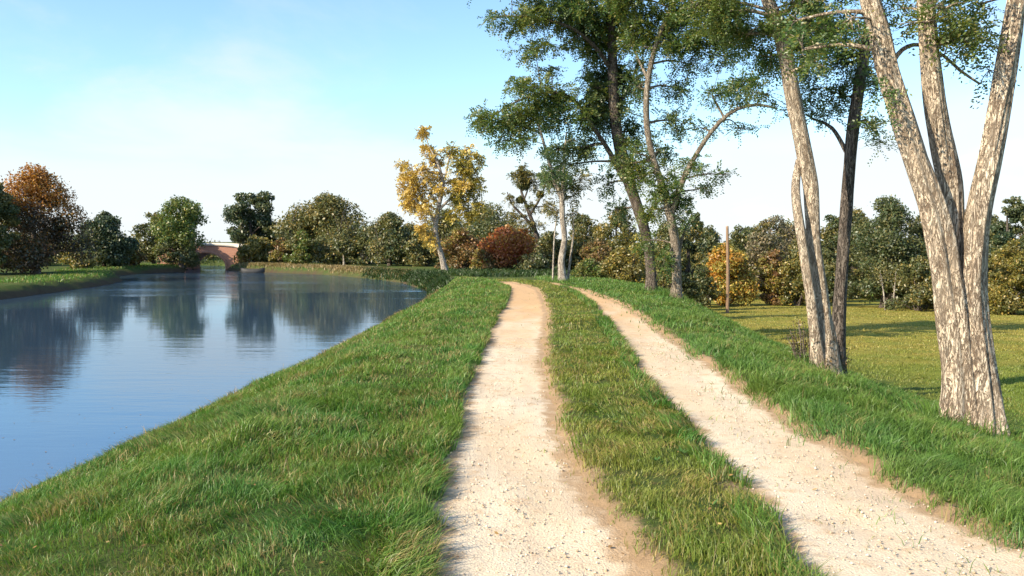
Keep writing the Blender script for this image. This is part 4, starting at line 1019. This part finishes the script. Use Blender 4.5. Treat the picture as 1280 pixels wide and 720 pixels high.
# dark leaning tree with sprays of foliage to the left
fg_tree('tree', 'dark leaning tree with broad layered sprays of foliage reaching left over the track', 815, 28.5,
  [[(815, 370, 6.4), (814, 340, 6.0), (810, 305, 6.4), (801, 270, 6.8), (789, 235, 7.3), (777, 195, 7.3), (769, 150, 6.8), (766, 100, 6.1), (765, 55, 5.4), (762, 10, 4.6), (756, -50, 3.4), (745, -130, 1.7)],
   [(780, 226, 3.6), (762, 190, 3.1, -0.2), (742, 160, 2.7, -0.5), (718, 126, 2.2, -0.8), (690, 115, 1.7, -1), (650, 125, 1.2, -1.2), (615, 145, 0.7, -1.2)],
   [(766, 90, 3.1), (745, 60, 2.5, -0.4), (715, 35, 2.0, -0.8), (670, 22, 1.4, -1), (625, 20, 0.8, -1)],
   [(768, 140, 2.5), (785, 110, 2.0, 0.4), (800, 75, 1.4, 0.6)]],
  [(640, 148, 46, 24, -1), (612, 152, 26, 11, -1.2), (682, 122, 42, 24, -0.8), (650, 26, 44, 16, -1), (700, 14, 52, 24, -0.6), (625, 22, 22, 8, -1, 0.8), (668, 62, 34, 12, -0.8, 0.8), (655, 108, 32, 10, -0.9, 0.9), (740, 50, 34, 32, 0), (640, 175, 30, 10, -1, 0.9), (770, 25, 36, 34, 0.2), (720, -40, 90, 40), (640, -35, 60, 22, -1), (600, 150, 12, 5, -1.2, 0.8)],
  L['locust'], BARK_DARK, 0.088, 0.046, 2.6, seg=12, amp=0.14, leaf_len=0.36,
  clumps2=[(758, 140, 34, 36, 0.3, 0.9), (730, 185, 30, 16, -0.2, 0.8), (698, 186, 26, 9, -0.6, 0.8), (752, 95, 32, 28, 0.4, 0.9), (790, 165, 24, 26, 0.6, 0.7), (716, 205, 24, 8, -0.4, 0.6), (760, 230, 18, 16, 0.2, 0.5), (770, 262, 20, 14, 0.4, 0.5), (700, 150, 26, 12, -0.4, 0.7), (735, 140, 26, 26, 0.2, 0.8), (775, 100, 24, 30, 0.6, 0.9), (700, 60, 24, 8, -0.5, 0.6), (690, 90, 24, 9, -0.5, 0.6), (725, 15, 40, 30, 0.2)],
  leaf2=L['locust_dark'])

# slender tree at the end of the row
fg_tree('tree', 'slender pale tree standing right where the track bends out of sight', 703, 38,
  [[(704, 354, 5), (702, 325, 4.2), (706, 300, 3.8), (703, 272, 3.5), (702, 248, 3.1), (694, 228, 2.7), (687, 205, 2.2), (680, 180, 1.8), (672, 150, 1.5), (668, 120, 0.8)],
   [(703, 250, 2.6), (704, 220, 2.2), (706, 190, 1.6), (708, 165, 0.9)],
   [(709, 350, 1.4, 0.3), (714, 315, 1.2, 0.4), (717, 290, 0.9, 0.5), (716, 262, 0.4, 0.5)],
   [(691, 350, 1.2, 0.3), (692, 315, 1.0, 0.3), (694, 285, 0.8, 0.3), (697, 262, 0.4, 0.3)],
   [(695, 228, 1.6), (700, 210, 1.3), (716, 190, 0.8)]],
  [(672, 165, 26, 14), (694, 190, 24, 14), (716, 175, 20, 14), (690, 140, 26, 14)],
  L['locust_dark'], BARK_PALE, 0.10, 0.055, 0.8, seg=9, amp=0.12, leaf_len=0.4,
  clumps2=[(716, 245, 18, 12, 0.3, 0.45), (725, 225, 14, 14, 0.3, 0.4), (692, 262, 14, 14, 0.3, 0.6), (716, 266, 12, 12, 0.5, 0.6), (703, 235, 16, 12, 0.3, 0.4)], leaf2=L['olive'])

# yellow tree across the bend
fg_tree('autumn_tree', 'tall yellow autumn tree with a leaning pale trunk forking into two crowns', 557, 66,
  [[(557, 343, 4), (552, 320, 3.5), (546, 300, 3.2), (545, 280, 3), (549, 255, 2.7), (553, 235, 2.3), (550, 212, 1.8), (543, 195, 1.3), (536, 182, 0.8), (532, 170, 0.4)],
   [(553, 236, 1.7), (558, 215, 1.4), (562, 195, 1), (568, 178, 0.5)],
   [(547, 285, 2), (532, 255, 1.5), (520, 230, 1.1), (514, 205, 0.6)],
   [(549, 262, 1.8), (570, 240, 1.4), (585, 215, 1), (590, 190, 0.6)],
   [(550, 212, 1.2), (541, 205, 1), (528, 190, 0.5)]],
  [(520, 235, 20, 28, -0.3), (512, 252, 15, 16), (530, 262, 15, 18, -0.4), (535, 215, 14, 18, -0.3, 0.7), (528, 285, 12, 14, -0.4, 0.9), (538, 300, 9, 10, -0.4, 0.8), (505, 235, 9, 14, 0, 0.7), (540, 195, 12, 10, 0.3, 0.6), (543, 240, 12, 18, 0.5, 0.8)],
  L['yellow'], BARK_PALE, 0.16, 0.10, 2.2, seg=8, amp=0.1, leaf_len=0.5, group=LB,
  clumps2=[(578, 205, 20, 26), (590, 232, 18, 26), (570, 240, 16, 24), (585, 262, 18, 18), (566, 270, 14, 14, 0, 0.8), (598, 200, 9, 16, 0, 0.7), (566, 188, 13, 12, 0.2, 0.8), (600, 255, 10, 12, 0, 0.7)], leaf2=L['gold'])

# bare tree carrying balls of mistletoe
rm, bm_ = fg_tree('bare_tree', 'half bare tree carrying round balls of mistletoe', 676, 78,
  [[(676, 350, 4), (674, 310, 3.5), (668, 285, 3), (660, 262, 2.4), (652, 240, 1.6), (648, 215, 0.8)],
   [(668, 285, 2.2), (652, 268, 1.8), (640, 255, 1.2), (634, 240, 0.6)],
   [(663, 268, 1.8), (674, 250, 1.4), (680, 235, 0.8), (682, 218, 0.5)],
   [(655, 250, 1.2), (660, 235, 1), (658, 222, 0.6)]],
  [(664, 280, 24, 12, 0, 0.9), (682, 258, 16, 14, 0, 0.7), (645, 272, 18, 11, 0, 0.8), (640, 290, 20, 12, 0, 0.9), (652, 215, 10, 9, 0, 0.5), (638, 250, 10, 10, 0, 0.6), (670, 232, 12, 10, 0, 0.5), (684, 232, 9, 12, 0, 0.5), (662, 258, 14, 10, 0, 0.6)],
  L['olive'], BARK_DARK, 0.14, 0.08, 1.0, seg=7, amp=0.1, leaf_len=0.4, group=LB)
for px, py, r in ((655, 230, 8), (650, 250, 4.5), (675, 243, 4.5)):
    c = P(px, py, 78); rr = r / pm(78)
    v, q = bg_leaves([tuple(c)], [(rr, rr, rr * 0.9)], int(260 + 12 * r * r), 0.13, 0.1)
    mesh_obj('mistletoe', v, q, np.full(len(q), 4), L['olive'], rm, bm_)

# ------------------------------------------------------------------ pole, post, boat
def wood_mat(name, a, b):
    t = NT(name); n = t.noise(t.obj((6, 6, 0.6)), 6, 5)
    t.principled(t.mix(t.ramp(n, 0.35, 0.65), a, b), 0.9, t.bump(n, 0.5, 0.01), 0.1); return t.m
W_POLE = wood_mat('weathered_pole_wood', (0.19, 0.12, 0.075), (0.30, 0.205, 0.135))
W_POST = wood_mat('grey_post_wood', (0.36, 0.32, 0.26), (0.52, 0.47, 0.38))
Y = 48.5; X = (910 - 640) / pm(Y); z = gz(X, Y); b = Vector((X, Y, z))
r = empty('utility_pole', b); tag(r, 'plain brown wooden pole standing in the meadow before the amber shrub', 'pole')
g = Geo(); tp = P(909, 283, Y); g.tube([(X, Y, z - 0.15), (X, Y, z + 2.3), tuple(tp)], [0.10, 0.088, 0.075], 14, amp=0.10); g.build('shaft', W_POLE, r, b, True)
g = Geo(); g.tube([tuple(tp + Vector((0, 0, 0.002))), tuple(tp + Vector((0, 0, 0.05)))], [0.08, 0.04], 14); g.build('cap', W_POST, r, b, True)

def boat():
    c = P(316, 341.5, 82.0); b = Vector((c.x, 82.0, ZW)); r = empty('small_boat', b)
    tag(r, 'small dark flat boat moored at the far bank right of the bridge', 'boat')
    t = NT('tarred_wood'); t.principled(t.mix(t.noise(t.obj(), 6), (0.03, 0.032, 0.035), (0.07, 0.065, 0.06)), 0.6); dark = t.m
    Lh, Wh = 1.1, 0.36
    N = 13; V, Fc = [], []
    for i in range(N):
        u = -1 + 2 * i / (N - 1); w = Wh * (1 - abs(u) ** 2.6) + 0.10; top = 0.36 + 0.14 * u * u; keel = -0.12 + 0.20 * abs(u) ** 3
        V += [(u * Lh, -w, top), (u * Lh, -w * 0.7, keel), (u * Lh, w * 0.7, keel), (u * Lh, w, top), (u * Lh, w - 0.05, top), (u * Lh, w * 0.62, keel + 0.06), (u * Lh, -w * 0.62, keel + 0.06), (u * Lh, -w + 0.05, top)]
    for i in range(N - 1):
        for k in range(8): Fc.append((8 * i + k, 8 * i + (k + 1) % 8, 8 * i + 8 + (k + 1) % 8, 8 * i + 8 + k))
    for e in (0, 8 * (N - 1)): Fc.append((e, e + 1, e + 6, e + 7)); Fc.append((e + 2, e + 3, e + 4, e + 5)); Fc.append((e + 1, e + 2, e + 5, e + 6))
    V = [(x + b.x, y + b.y, z + b.z) for x, y, z in V]
    g = Geo(); g.add(V, Fc); g.build('hull', dark, r, b)
    for x in (-0.5, 0.4):
        g = Geo(); g.box(b.x + x - 0.12, b.x + x + 0.12, b.y - 0.34, b.y + 0.34, b.z + 0.24, b.z + 0.28); g.build('seat', W_POST, r, b)
boat()
